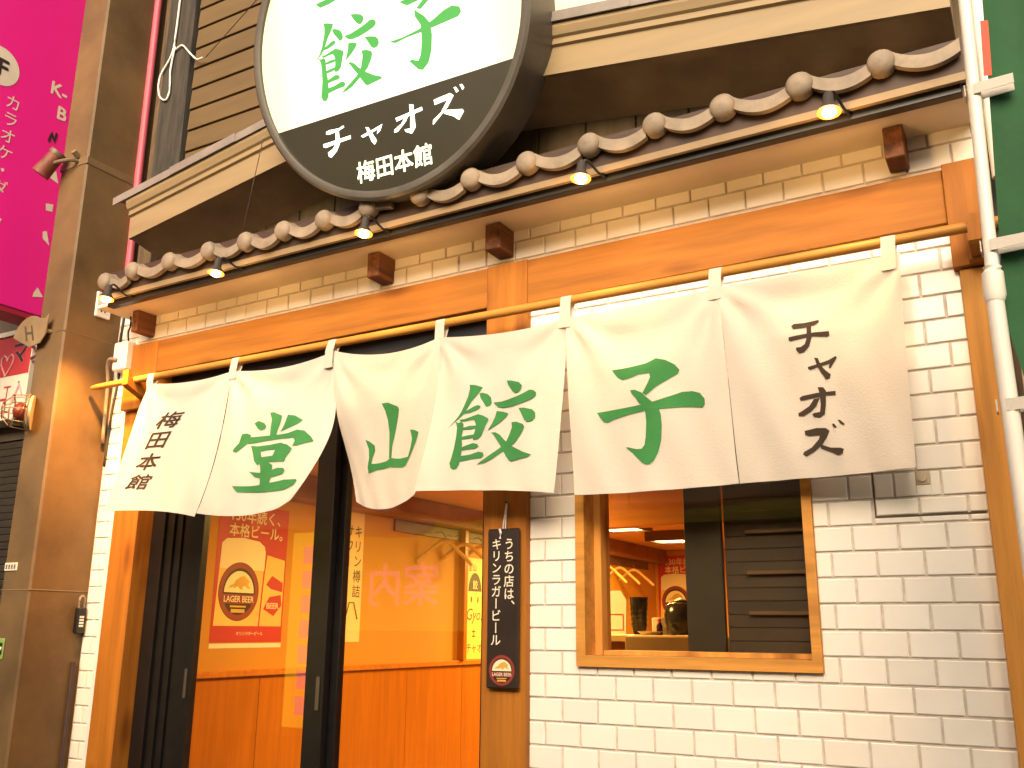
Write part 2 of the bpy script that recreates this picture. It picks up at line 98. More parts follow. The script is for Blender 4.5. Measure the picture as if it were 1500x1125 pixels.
def emis(name, col, s):
    m = bpy.data.materials.new(name); m.use_nodes = True; n = m.node_tree.nodes
    b = n['Principled BSDF']; b.inputs['Base Color'].default_value = (*col, 1); b.inputs['Emission Color'].default_value = (*col, 1); b.inputs['Emission Strength'].default_value = s
    return m
def clothmat(name, col, trans=.18):
    m = mat(name, col, .85, .03, 5, .25, spec=.15, bscale=220)
    n = m.node_tree.nodes; l = m.node_tree.links; b = n['Principled BSDF']
    t = n.new('ShaderNodeBsdfTranslucent'); t.inputs[0].default_value = (*col, 1)
    mx = n.new('ShaderNodeMixShader'); mx.inputs[0].default_value = trans
    l.new(b.outputs[0], mx.inputs[1]); l.new(t.outputs[0], mx.inputs[2]); l.new(mx.outputs[0], n['Material Output'].inputs[0])
    return m

M_tile = mat('glazed_tile', (.87, .825, .74), .16, .03, 5, .05, rnd=.035, bscale=9)
M_grout = mat('grout', (.62, .55, .48), .9, .15, 30, .3)
M_woodx = wood('timber_lengthwise', (.365, .135, .016), 0)
M_woodz = wood('timber_upright', (.385, .138, .015), 2)
M_woodl = wood('brightened_frame_timber', (.60, .27, .05), 2)  # lit copy of the upright timber, stronger light put into its colour
M_woodlx = wood('brightened_sill_timber', (.60, .27, .05), 0)  # same painted-in brightening, grain running lengthwise
M_block = wood('dark_stained_timber', (.15, .058, .026), 1, .55, .5, False)
M_rod = wood('polished_rod_wood', (.52, .24, .045), 0, .42, .12, False)
M_soffit = mat('soffit_paint', (.88, .79, .60), .7, .05, 4)
M_brown = mat('brown_board', (.050, .025, .014), .6, .25, 10)
M_strip = mat('cream_trim', (.26, .18, .095), .6, .1, 8)
M_black = mat('black_metal', (.012, .011, .010), .35, .2, 12)
M_alu = mat('black_aluminium', (.010, .009, .009), .3, .2, 20)
M_kawara = mat('pale_clay_tile', (.275, .215, .155), .65, .22, 14, .3, rnd=.08, bscale=60)
M_fascia = mat('cream_fascia', (.29, .21, .11), .55, .1, 3, .05, stretch=(.5, 6, 6))
M_csof = mat('brown_canopy_soffit', (.36, .255, .14), .7, .18, 5)
M_board = mat('tan_board', (.12, .08, .034), .7, .2, 4, .1, stretch=(6, 6, .8), rnd=.12)
M_siding = mat('tan_siding', (.12, .077, .027), .65, .14, 3, .08, stretch=(.8, 6, 6), rnd=.06)
M_pale = mat('pale_plaster', (.82, .74, .55), .7, .06, 4)
M_flash = mat('grey_flashing', (.26, .225, .20), .5, .2, 6, .05)
M_dark = mat('weathered_dark_wood', (.042, .036, .028), .8, .4, 7, .3, stretch=(6, 6, .7))
M_brnw = mat('weathered_brown_wood', (.12, .075, .04), .8, .4, 8, .3, stretch=(6, 6, .7))
M_pillar = mat('painted_concrete', (.165, .098, .037), .6, .16, 3.2, .2, bscale=40, dirt=(.098, .058, .022))
M_magenta = mat('magenta_sign', (.86, .018, .30), .4, .03, 2)
M_magu = mat('magenta_sign_underside', (.42, .02, .06), .5, .1, 3)
M_red = mat('red_print', (.50, .03, .030), .45, .05, 3)
M_dred = mat('dark_red_print', (.27, .035, .022), .5, .1, 6)
M_white = mat('white_paint', (.78, .75, .70), .5, .05, 6)
M_offw = mat('off_white_print', (.75, .68, .55), .6, .05, 5)
M_plast = mat('white_plastic', (.80, .77, .72), .35, .04, 6)
M_cloth = clothmat('noren_cotton', (.65, .60, .53))
M_gprint = mat('green_dye', (.045, .20, .062), .85, .12, 6, .2, spec=.1, bscale=220)
M_bprint = mat('charcoal_dye', (.055, .04, .03), .85, .15, 8, .2, spec=.1)
M_plaque = mat('dark_lacquer', (.028, .017, .012), .4, .2, 8)
M_glass = glass('clear_glass'); M_wglass = glass('window_glass', (.93, .9, .85))
M_ink = mat('dark_ink', (.03, .02, .018), .6, .1, 5)
M_pink = mat('pink_ink', (.72, .12, .22), .5, .1, 5)
M_cream = mat('cream_ink', (.80, .72, .55), .5, .05, 5)
M_gold = mat('gold_ink', (.62, .36, .06), .5, .1, 8)
M_beer = mat('beer_print', (.80, .50, .14), .5, .12, 3)
M_foam = mat('foam_print', (.84, .72, .46), .5, .05, 3)
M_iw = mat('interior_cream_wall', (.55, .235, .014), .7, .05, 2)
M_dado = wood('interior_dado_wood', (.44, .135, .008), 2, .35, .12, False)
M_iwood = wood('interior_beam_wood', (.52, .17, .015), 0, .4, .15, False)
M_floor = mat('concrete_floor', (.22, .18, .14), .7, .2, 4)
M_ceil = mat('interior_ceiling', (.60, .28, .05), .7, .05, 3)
M_green = mat('green_banner_cloth', (.012, .082, .025), .8, .15, 6, .2, bscale=60)
M_lens = emis('lamp_lens', (1, .80, .42), 14); M_glow = emis('lamp_glow_ring', (1, .17, .012), 1.0)  # M_glow: orange glow around the lens, put in as emission
M_inlamp = emis('ceiling_lamp_panel', (1, .70, .32), 5)
M_sign = emis('lit_sign_face', (1, .96, .72), .52)
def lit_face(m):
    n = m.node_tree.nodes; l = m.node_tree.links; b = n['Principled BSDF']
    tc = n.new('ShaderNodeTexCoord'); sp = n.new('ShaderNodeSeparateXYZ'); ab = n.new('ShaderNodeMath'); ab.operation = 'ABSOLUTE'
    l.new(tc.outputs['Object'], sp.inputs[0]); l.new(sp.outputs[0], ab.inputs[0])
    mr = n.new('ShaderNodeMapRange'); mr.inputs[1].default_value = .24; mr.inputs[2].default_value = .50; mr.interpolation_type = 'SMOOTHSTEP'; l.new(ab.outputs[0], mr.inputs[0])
    mx = n.new('ShaderNodeMix'); mx.data_type = 'RGBA'; mx.inputs[6].default_value = (1, .97, .82, 1); mx.inputs[7].default_value = (.58, .56, .25, 1)  # backlight fading to the sides, painted into the emission colour
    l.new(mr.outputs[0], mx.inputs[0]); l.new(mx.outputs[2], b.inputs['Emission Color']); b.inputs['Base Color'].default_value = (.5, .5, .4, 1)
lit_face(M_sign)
M_sgreen = emis('lit_green_letter', (.04, .27, .055), .19)
M_swhite = emis('lit_white_letter', (1, .98, .85), .8)
M_ssmall = emis('lit_small_letter', (.85, .92, .62), .55)
M_sblack = mat('black_sign_face', (.030, .027, .014), .35, .1, 4)
M_rim = mat('sign_rim', (.085, .075, .06), .45, .2, 5)
M_ysign = emis('lit_yellow_board', (.9, .62, .05), .42)
M_vsign = emis('lit_yellow_strip', (.95, .72, .05), 1.1)
M_psign = emis('lit_pink_letter', (1, .35, .40), 1.0)

# ------------------------------------------------------------------ building blocks
WLOC = {}
def props(o, label=None, cat=None, group=None, kind=None):
    if label: o['label'] = label
    if cat: o['category'] = cat
    if group: o['group'] = group
    if kind: o['kind'] = kind
    return o
def link(name, me, parent, world):
    o = bpy.data.objects.new(name, me); COL.objects.link(o); world = Vector(world)
    if parent: o.parent = parent; o.location = world - WLOC[parent.name]
    else: o.location = world
    WLOC[o.name] = world
    return o
def thing(name, loc, label, cat, group=None):
    o = link(name, None, None, loc); o.empty_display_size = .05
    return props(o, label, cat, group)
def obj(name, bm, m, parent=None, smooth=False, origin=None):
    bmesh.ops.recalc_face_normals(bm, faces=bm.faces) if smooth != 'flatprint' else None
    if origin is None:
        xs = [v.co for v in bm.verts]
        origin = Vector([(min(c[i] for c in xs)+max(c[i] for c in xs))/2 for i in range(3)])
    origin = Vector(origin)
    for v in bm.verts: v.co -= origin
    me = bpy.data.meshes.new(name); bm.to_mesh(me); bm.free()
    for mm in (m if isinstance(m, (list, tuple)) else [m]): me.materials.append(mm)
    if smooth is True:
        for p in me.polygons: p.use_smooth = True
    elif isinstance(smooth, float):
        me.polygons.foreach_set('use_smooth', [True]*len(me.polygons)); me.set_sharp_from_angle(angle=math.radians(smooth))
    return link(name, me, parent, origin)
def NB(): return bmesh.new()
def box(bm, lo, hi, bev=0.):
    x0, y0, z0 = lo; x1, y1, z1 = hi
    t = bmesh.new()
    v = [t.verts.new(p) for p in ((x0,y0,z0),(x1,y0,z0),(x1,y1,z0),(x0,y1,z0),(x0,y0,z1),(x1,y0,z1),(x1,y1,z1),(x0,y1,z1))]
    for f in ((0,3,2,1),(4,5,6,7),(0,1,5,4),(1,2,6,5),(2,3,7,6),(3,0,4,7)): t.faces.new([v[i] for i in f])
    if bev: bmesh.ops.bevel(t, geom=t.edges[:], offset=bev, segments=1, affect='EDGES')
    merge(bm, t); return bm
def merge(bm, t, mx=None):
    mp = {}
    for v in t.verts: mp[v] = bm.verts.new(mx @ v.co if mx else v.co)
    for f in t.faces:
        try:
            g = bm.faces.new([mp[v] for v in f.verts]); g.material_index = f.material_index; g.smooth = f.smooth
        except ValueError: pass
    t.free()
def B(*a, bev=0.): return box(NB(), a[0], a[1], bev)
def sheared(bm, k=.0115, x0=-.4):
    for v in bm.verts: v.co.z += k*(v.co.x-x0)
    return bm
def tilt(x): return .0115*(x+.4)
def tube(bm, pts, r, seg=10, cap=True):
    pts = [Vector(p) for p in pts]; rings = []
    rr = r if isinstance(r, (list, tuple)) else [r]*len(pts)
    up = Vector((0, 0, 1))
    for i, p in enumerate(pts):
        d = (pts[min(i+1, len(pts)-1)]-pts[max(i-1, 0)]).normalized()
        a = d.cross(up)
        if a.length < .05: a = d.cross(Vector((0, 1, 0)))
        a.normalize(); b = d.cross(a).normalized()
        rings.append([bm.verts.new(p+rr[i]*(a*math.cos(2*math.pi*k/seg)+b*math.sin(2*math.pi*k/seg))) for k in range(seg)])
    for A, Bq in zip(rings, rings[1:]):
        for k in range(seg): bm.faces.new((A[k], A[(k+1) % seg], Bq[(k+1) % seg], Bq[k]))
    if cap: bm.faces.new(rings[0]); bm.faces.new(rings[-1])
    return bm
def T(*a, **k): return tube(NB(), *a, **k)
def smoothpath(pts, n=6):
    pts = [Vector(p) for p in pts]; out = []
    P = [pts[0]*2-pts[1]]+pts+[pts[-1]*2-pts[-2]]
    for i in range(1, len(P)-2):
        for k in range(n):
            t = k/n; a, b, c, d = P[i-1], P[i], P[i+1], P[i+2]
            out.append(.5*((2*b)+(c-a)*t+(2*a-5*b+4*c-d)*t*t+(3*b-3*c+d-a)*t**3))
    return out+[pts[-1]]
def prism(bm, poly, f0, f1):
    """polygon of 2-d points; f0/f1 map a point to the two end positions"""
    a = [bm.verts.new(f0(*p)) for p in poly]; b = [bm.verts.new(f1(*p)) for p in poly]
    n = len(poly)
    for i in range(n): bm.faces.new((a[i], a[(i+1) % n], b[(i+1) % n], b[i]))
    for t in tessellate_polygon([[Vector((*p, 0)) for p in poly]]):
        bm.faces.new([a[i] for i in t]); bm.faces.new([b[i] for i in reversed(t)])
    return bm
def disc(bm, f, r, n=48, r0=0., a0=0., a1=2*math.pi, cx=0, cy=0, ry=None):
    """flat disc / ring / sector in a plane given by map f(a,b)"""
    ry = ry or r; k = r0/r if r else 0
    for i in range(n):
        s, e = a0+(a1-a0)*i/n, a0+(a1-a0)*(i+1)/n
        p = [(cx+r*math.cos(s), cy+ry*math.sin(s)), (cx+r*math.cos(e), cy+ry*math.sin(e))]
        q = [(cx+r*k*math.cos(e), cy+ry*k*math.sin(e)), (cx+r*k*math.cos(s), cy+ry*k*math.sin(s))] if r0 else [(cx, cy)]
        bm.faces.new([bm.verts.new(f(*v)) for v in p+q])
    return bm
def polys(bm, ps, f, lift=0.):
    for j, p in enumerate(ps):
        vs = [bm.verts.new((*q, j)) for q in p]
        for t in tessellate_polygon([[Vector((*q, 0)) for q in p]]):
            try: bm.faces.new([vs[i] for i in t])
            except ValueError: pass
    if f:
        for v in bm.verts: v.co = f(v.co.x, v.co.y, v.co.z*.00012)
    return bm
def rectp(x0, y0, x1, y1): return [(x0, y0), (x1, y0), (x1, y1), (x0, y1)]
FC = bpy.data.curves.new('glyphs', 'FONT'); FO = bpy.data.objects.new('glyphs', FC); COL.objects.link(FO)
def glyph(s, bold):
    FC.body = s; FC.offset = bold; FC.resolution_u = 3
    dg = bpy.context.evaluated_depsgraph_get(); dg.update()
    return bpy.data.meshes.new_from_object(FO.evaluated_get(dg))
def text(bm, s, f, a, b, size, bold=.018, vert=False, step=1., squeeze=1., slant=0.):
    """flat lettering; (a,b) = left end of the baseline, or the centre of the top character when vert; weight comes from shifted copies"""
    k = bold*size*.8
    shifts = [(0, 0)] if bold < .005 else [(0, 0), (k, k*.6), (-k, -k*.6), (k*.6, -k), (-k*.6, k)]
    def put(m, fn):
        for j, (dx, dy) in enumerate(shifts):
            idx = [bm.verts.new(f(*[p+q for p, q in zip(fn(v.co.x, v.co.y), (dx, dy))], j*.00003)) for v in m.vertices]
            for p in m.polygons:
                try: bm.faces.new([idx[q] for q in p.vertices])
                except ValueError: pass
        bpy.data.meshes.remove(m)
    if vert:
        for i, ch in enumerate(s):
            cy = b-i*size*step
            if ch in '、。': fn = lambda x, y: (a+(x+.18)*size*squeeze, cy+(y+.22)*size)
            elif ch in 'ー〜': fn = lambda x, y: (a+(y-.38)*size, cy+(.5-x)*size)
            else: fn = lambda x, y: (a+(x-.5)*size*squeeze, cy+(y-.38)*size)
            put(glyph(ch, 0), fn)
    else: put(glyph(s, 0), lambda x, y: (a+x*size*squeeze+slant*y*size, b+y*size))
    return bm
def fy(y):  # print on a plane facing the street
    return lambda a, b, c=0: Vector((a, y-c, b))
def fx(x):  # print on a plane facing +x ; a = y
    return lambda a, b, c=0: Vector((x+c, a, b))
def flat(bm, col, name='lettering', parent=None): return obj(name, bm, col, parent, smooth='flatprint')

# ================================================================== SETTING
o = obj('ground', B((-30, -30, -.2), (30, 30, 0)), mat('asphalt', (.06, .055, .05), .85, .25, 6, .3)); props(o, kind='structure')

# ================================================================== SHOP BUILDING
shop = thing('shop_building', (-1.6, 0, 0), 'restaurant front of cream brick tiles and orange timber with small clay-tiled eave', 'building')
TW, TH, PX, PZ = .1098, .0618, .116, .068
TM = {}
def tile_mesh(wd, ht):
    k = (round(wd, 3), round(ht, 3))
    if k not in TM:
        bm = NB(); e = min(.0022, wd*.3, ht*.3); x, z = wd/2, ht/2
        a = [bm.verts.new(p) for p in ((-x, .002, -z), (x, .002, -z), (x, .002, z), (-x, .002, z))]
        b = [bm.verts.new(p) for p in ((-x, -.0035, -z), (x, -.0035, -z), (x, -.0035, z), (-x, -.0035, z))]
        c = [bm.verts.new(p) for p in ((-x+e, -.0055, -z+e), (x-e, -.0055, -z+e), (x-e, -.0055, z-e), (-x+e, -.0055, z-e))]
        for i in range(4):
            j = (i+1) % 4; bm.faces.new((a[i], a[j], b[j], b[i])); bm.faces.new((b[i], b[j], c[j], c[i]))
        bm.faces.new(c)
        bmesh.ops.recalc_face_normals(bm, faces=bm.faces)
        me = bpy.data.meshes.new('tile'); bm.to_mesh(me); bm.free(); me.materials.append(M_tile); TM[k] = me
    return TM[k]
NT = [0]
def lay(parent, x0, x1, z0, z1, rows, off, holes=(), hidden=None, stuff=None, shear=False):
    """running-bond tiles cut to the rectangle; rows = list of (bottom joint z, parity)"""
    for zb, par in rows:
        a0 = math.floor((x0-off)/PX)-1
        for i in range(a0, a0+int((x1-x0)/PX)+4):
            l = off+i*PX+par*PX/2+(PX-TW)/2; r = l+TW; b = zb+(PZ-TH)/2; t = b+TH
            spans = [(max(l, x0), min(r, x1), max(b, z0), min(t, z1))]
            for hx0, hx1, hz0, hz1 in holes:
                ns = []
                for (l2, r2, b2, t2) in spans:
                    if r2 <= hx0 or l2 >= hx1 or t2 <= hz0 or b2 >= hz1: ns.append((l2, r2, b2, t2)); continue
                    if l2 < hx0: ns.append((l2, hx0, b2, t2))
                    if r2 > hx1: ns.append((hx1, r2, b2, t2))
                    if b2 < hz0: ns.append((max(l2, hx0), min(r2, hx1), b2, hz0))
                    if t2 > hz1: ns.append((max(l2, hx0), min(r2, hx1), hz1, t2))
                spans = ns
            for l2, r2, b2, t2 in spans:
                if r2-l2 < .006 or t2-b2 < .006: continue
                cx, cz = (l2+r2)/2, (b2+t2)/2; wz = cz+(tilt(cx) if shear else 0)
                y = random.uniform(-.0006, .0006); rot = (random.uniform(-.006, .006), 0, random.uniform(-.005, .005))
                me = tile_mesh(r2-l2, t2-b2)
                if hidden and hidden(cx, cz):
                    t_ = bmesh.new(); t_.from_mesh(me); merge(stuff, t_, Matrix.Translation((cx, y, wz))); continue
                o = link('tile', me, parent, (cx, y, wz)); o.rotation_euler = rot; NT[0] += 1
                if shear: o.rotation_euler[1] = -.0115
WX0, WX1, WZ0, WZ1 = -1.104, -.388, 1.121, 1.95
bm = NB()
for lo, hi in (((-1.30, 0, 0), (WX0, .1, 2.31)), ((WX1, 0, 0), (.10, .1, 2.31)), ((WX0, 0, 0), (WX1, .1, WZ0)), ((WX0, 0, WZ1), (WX1, .1, 2.31))): box(bm, lo, hi)
wall = obj('wall', bm, M_grout, shop)
rows = [(2.25-PZ*(k+1), k % 2) for k in range(-1, 24)]
st = NB()
lay(wall, -1.272, .044, .62, 2.292, rows, 0., [(WX0, WX1, WZ0, WZ1), (-.2285, .044, 1.5185, 1.5265), (-.2295, -.2225, 1.52, 1.72), (-.1195, -.0835, 1.60, 1.6405)],
    lambda x, z: -1.03 < x < -.14 and 1.73 < z < 2.12, st)
o = obj('tile_field', st, M_tile, wall); props(o, kind='stuff')
st = NB(); lay(wall, -1.272, .044, .05, .615, [(2.25-PZ*(k+1), k % 2) for k in range(23, 33)], 0., (), lambda x, z: True, st)
o = obj('lower_tile_field', st, M_tile, wall); props(o, kind='stuff')
# left strip
wl = obj('side_wall_strip', B((-3.42, 0, 0), (-3.24, .3, 2.60)), M_grout, shop)
lay(wl, -3.392, -3.256, .62, 2.58, [(2.25-PZ*(k+1)+.02, k % 2) for k in range(-5, 24)], -3.456, ())
# band above the beams
wb = obj('upper_wall_band', sheared(B((-3.26, .001, 2.40), (.14, .25, 2.75))), M_grout, shop)
lay(wb, -3.255, .135, 2.462, 2.589, [(2.5475, 0), (2.4795, 1)], 0., (), shear=True)
# access panel: dark joint and lock
obj('access_panel_gap', box(box(NB(), (-.2275, -.0022, 1.5205), (.040, -.0005, 1.5245)), (-.2275, -.0022, 1.5247), (-.2240, -.0005, 1.72)), mat('panel_gap', (.10, .07, .05), .8, .1, 5), wall)
o = obj('panel_lock', tube(B((-.118, -.0045, 1.602), (-.085, -.0005, 1.639), bev=.001), [(-.1015, -.005, 1.62), (-.1015, -.012, 1.62)], .0115, 16), mat('brass_plate', (.42, .36, .26), .35, .1, 9, metal=.6), wall)
# timber
def timber(name, lo, hi, m, sh=True, bev=.002):
    b = B(lo, hi, bev=bev); sheared(b) if sh else None
    return obj(name, b, m, shop)
timber('post', (-3.255, -.03, 0), (-3.105, .07, 2.10), M_woodz, False)
timber('post', (-3.2549, -.0305, 2.1002), (-3.0915, .07, 2.461), M_woodz)
timber('post', (-1.43, -.031, 0), (-1.271, .10, 2.463), M_woodz)
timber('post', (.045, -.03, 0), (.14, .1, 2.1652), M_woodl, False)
timber('post_capital', (.031, -.042, 2.1655), (.128, .09, 2.47), M_woodz)
timber('beam', (-3.0905, -.029, 2.315), (-1.4305, .06, 2.460), M_woodx)
timber('beam', (-1.2705, -.029, 2.301), (.0305, .001, 2.460), M_woodx)
# window ------------------------------------------------------------
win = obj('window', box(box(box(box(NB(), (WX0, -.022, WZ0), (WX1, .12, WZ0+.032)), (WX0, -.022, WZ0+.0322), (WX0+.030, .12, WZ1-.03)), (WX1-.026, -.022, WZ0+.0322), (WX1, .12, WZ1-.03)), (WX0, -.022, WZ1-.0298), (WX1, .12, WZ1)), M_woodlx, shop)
win.name = 'window'
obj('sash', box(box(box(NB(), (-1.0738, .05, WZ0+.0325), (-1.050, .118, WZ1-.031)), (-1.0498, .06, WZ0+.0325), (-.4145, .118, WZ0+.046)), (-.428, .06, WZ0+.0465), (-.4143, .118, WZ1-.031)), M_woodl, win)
obj('pane', B((-1.0496, .090, WZ0+.0465), (-.4285, .094, WZ1-.031)), M_wglass, win)
obj('reflection_panel', B((-.806, .130, WZ0+.03), (-.690, .150, WZ1-.03), bev=.002), mat('olive_reflection', (.04, .033, .016), .5, .2, 8), win)  # dark panel behind the pane, imitating a reflection in the glass
for k in range(21):  # made-up slats standing in for the street mirrored in the pane
    z = WZ0+.04+k*.038
    b = B((-.688, .155, z), (-.40, .160, z+.0365), bev=.0006)
    for v in b.verts: v.co.y += (v.co.z-z-.018)*.05
    obj('reflection_slat', b, mat('dark_reflection', (.055, .037, .018), .5, .2, 8, rnd=.15), win)
for z in (1.272, 1.388, 1.508):
    obj('reflection_bar', B((-.62, .138, z), (-.43, .1475, z+.011), bev=.001), mat('pale_reflection', (.15, .09, .04), .6, .1, 8), win)  # pale lines of the imitated reflection, built as bars
obj('reflection_backing', B((-.69, .170, WZ0+.03), (-.39, .18, WZ1-.03)), M_black, win)  # black sheet closing the back of the imitated reflection
# door --------------------------------------------------------------
dj = NB()
box(dj, (-3.1045, .05, 0), (-3.03, .20, 2.12)); box(dj, (-3.0298, .065, 0), (-2.99, .20, 2.12)); box(dj, (-2.9898, .078, 0), (-2.955, .20, 2.12)); box(dj, (-3.1045, .061, 2.1202), (-1.4305, .20, 2.33)); box(dj, (-1.46, .155, 0), (-1.4305, .20, 2.12))
obj('door_frame', dj, M_alu, shop)
def leaf(y, x0, xa, xb, x1):
    d = NB(); box(d, (x0, y, 0.02), (xa, y+.035, 2.115), .002); box(d, (xb, y, .02), (x1, y+.035, 2.115), .002); box(d, (xa, y+.002, .02), (xb, y+.033, .10)); box(d, (xa, y+.002, 2.06), (xb, y+.033, 2.115))
    dd = obj('door', d, M_alu, shop)
    obj('glass_pane', B((xa, y+.015, .1), (xb, y+.020, 2.06)), M_glass, dd)
    return dd
d1 = leaf(.088, -2.9545, -2.842, -2.252, -2.165)
d2 = leaf(.128, -2.205, -2.135, -1.53, -1.461)
M_pull = mat('steel_pull', (.20, .16, .12), .35, .1, 9, metal=.7)
obj('handle', B((-2.872, .083, .955), (-2.858, .0875, 1.065), bev=.001), M_pull, d1)
obj('handle', B((-2.196, .083, .940), (-2.180, .0875, 1.055), bev=.001), M_pull, d1)
# soffit, eave ------------------------------------------------------
obj('soffit', sheared(B((-3.30, -.20, 2.589), (.135, 0, 2.601))), M_soffit, shop)
ev = NB(); prism(ev, [(-.262, 2.690), (-.262, 2.702), (0, 2.790), (0, 2.66), (-.05, 2.64)], lambda y, z: Vector((-3.19, y, z)), lambda y, z: Vector((.135, y, z)))
eave = obj('tiled_eave', sheared(ev), M_brown, shop)
obj('fascia_board', sheared(B((-3.19, -.2619, 2.606), (.135, -.238, 2.6899))), M_brown, eave)
obj('trim_strip', sheared(B((-3.19, -.2625, 2.583), (.135, -.248, 2.6055))), M_strip, eave)
obj('gutter_recess', sheared(B((-3.19, -.2475, 2.6015), (.135, -.05, 2.6055))), M_black, eave)
capx = [-3.14, -2.973, -2.757, -2.538, -2.344, -2.155, -1.962, -1.764, -1.544, -1.342, -1.133, -.916, -.703, -.497, -.281, -.069]
capz = [2.611, 2.640, 2.637, 2.637, 2.632, 2.639, 2.637, 2.640, 2.635, 2.649, 2.657, 2.665, 2.680, 2.676, 2.679, 2.681]
for i, (x, z) in enumerate(zip(capx, capz)):
    y0 = -.30; nx = capx[i+1] if i < 15 else x+.215
    z = 2.6745+tilt(x)*1.3+(z-2.6745-tilt(x)*1.3)*.5
    r = .037+random.uniform(-.001, .001)
    b = NB()
    # round end with a shallow dome, then the cover tile running up the slope
    prof = [(0.0, -.014), (r*.5, -.0115), (r*.8, -.006), (r*.97, .002), (r, .008), (r, .03)]
    rings = []
    for rr, dy in prof:
        rings.append([b.verts.new((x+max(rr, .0005)*math.cos(2*math.pi*k/20), y0+dy, z+max(rr, .0005)*math.sin(2*math.pi*k/20))) for k in range(20)])
    for A, Bq in zip(rings, rings[1:]):
        for k in range(20): b.faces.new((A[k], A[(k+1) % 20], Bq[(k+1) % 20], Bq[k]))
    tube(b, [(x, y0+.03, z-.002), (x, -.02, z+.088)], r*.86, 14)
    # front lip of the pan tile: a hanging wave from this cap to the next
    ln = nx-x; frac = .42 if i == 7 else .93
    n = 12; top = []; bot = []
    for k in range(n+1):
        t = k/n*frac
        px = x+r*.7+(ln-r*1.1)*t; pz = z+.006-.030*math.sin(math.pi*min(1, t*1.04))**.8-.012*t+(tilt(nx)-tilt(x))*t
        if i == 7: pz = z+.006-.02*t
        h = .038
        top.append((px, pz+h*.5)); bot.append((px, pz-h*.5))
    T_ = [[b.verts.new((p[0], yy, p[1])) for p in row] for row, yy in ((top, y0+.006), (bot, y0+.006), (bot, y0+.026), (top, y0+.026))]
    T2 = [b.verts.new((p[0], -.03, p[1]+.085)) for p in top]
    for k in range(n):
        for A, Bq in ((T_[0], T_[1]), (T_[1], T_[2]), (T_[2], T_[3])): b.faces.new((A[k], A[k+1], Bq[k+1], Bq[k]))
        b.faces.new((T_[0][k], T2[k], T2[k+1], T_[0][k+1]))
    for k in (0, n): b.faces.new([T_[j][k] for j in range(4)])
    o = obj('roof_tile', b, M_kawara, eave, smooth=38.)
    if i == 7: o['label'] = 'roof tile with its wavy lip broken short'
for xl, xr in ((-3.187, -3.150), (-1.905, -1.852), (-1.397, -1.337), (-.103, -.050)):
    b = sheared(B((xl, -.105, 2.492), (xr, -.006, 2.5885), bev=.003))
    bb = obj('beam_end', b, M_block, shop)
# between the eaves: upright boards
uw = obj('upper_wall', B((-3.10, .02, 2.72), (.14, .12, 4.6)), M_black, shop)
x = -3.095
while x < .13:
    x2 = min(x+.185, .135); obj('wall_board', B((x+.003, .0, 2.73), (x2-.003, .019, 3.04), bev=.002), M_board, uw); x = x2
# low gabled canopy --------------------------------------------------
XS = [(-3.08, 2.816), (-1.615, 3.056), (.108, 2.815)]
def sweep(prof, xs, m, name, parent, close=True):
    b = NB(); rings = [[b.verts.new((x, y, zb+z)) for y, z in prof] for x, zb in xs]
    n = len(prof)
    for A, Bq in zip(rings, rings[1:]):
        for k in range(n if close else n-1): b.faces.new((A[k], A[(k+1) % n], Bq[(k+1) % n], Bq[k]))
    if close:
        b.faces.new(rings[0]); b.faces.new(rings[-1])
    return obj(name, b, m, parent)
canopy = sweep([(-.25, 0), (-.25, .098), (-.262, .102), (-.262, .122), (-.272, .128), (-.282, .152), (-.282, .168), (-.02, .168), (-.02, .02), (-.235, .02), (-.235, 0)], XS, M_fascia, 'canopy', shop)
sweep([(-.236, .004), (-.236, .018), (-.0005, -.032), (-.0005, -.048)], XS, M_csof, 'canopy_soffit', canopy)
def zx(x): return XS[0][1]+(x-XS[0][0])*(XS[1][1]-XS[0][1])/(XS[1][0]-XS[0][0]) if x < XS[1][0] else XS[1][1]+(x-XS[1][0])*(XS[2][1]-XS[1][1])/(XS[2][0]-XS[1][0])
x = -3.14; kk = 0
while x < .10:
    x2 = min(x+random.uniform(.26, .36), .13)
    if x < -1.615 < x2: x2 = -1.615
    d = .003*(kk % 2)
    sweep([(-.292-d, .166), (-.294-d, .198+d), (.0, .262+d), (.0, .25+d), (-.284, .186), (-.283, .1685)], [(x-.012, zx(x-.012)), (x2, zx(x2))], M_flash, 'flashing', canopy); x = x2; kk += 1
    if x > .12: break
# wall above the canopy
z = 3.02
while z < 4.55:
    b = B((-3.085, -.0, z), (-1.26, .0195, z+.1005), bev=.0015)
    for v in b.verts: v.co.y -= (z+.1-v.co.z)*.05
    obj('siding_board', b, M_siding, uw); z += .1085
z = 3.02
while z < 3.9:
    obj('pale_board', B((-1.258, .002, z), (.135, .0195, z+.158), bev=.002), M_pale, uw); z += .166
timber('corner_post', (-3.28, -.02, 2.96), (-3.10, .12, 4.6), M_dark, False)
timber('corner_board', (-3.375, .03, 2.6), (-3.283, .12, 4.6), M_brnw, False)
timber('side_fill', (.142, .02, 2.30), (.60, .12, 4.6), M_dark, False)
timber('side_fill', (.142, .05, 0), (.60, .12, 2.298), M_brnw, False)

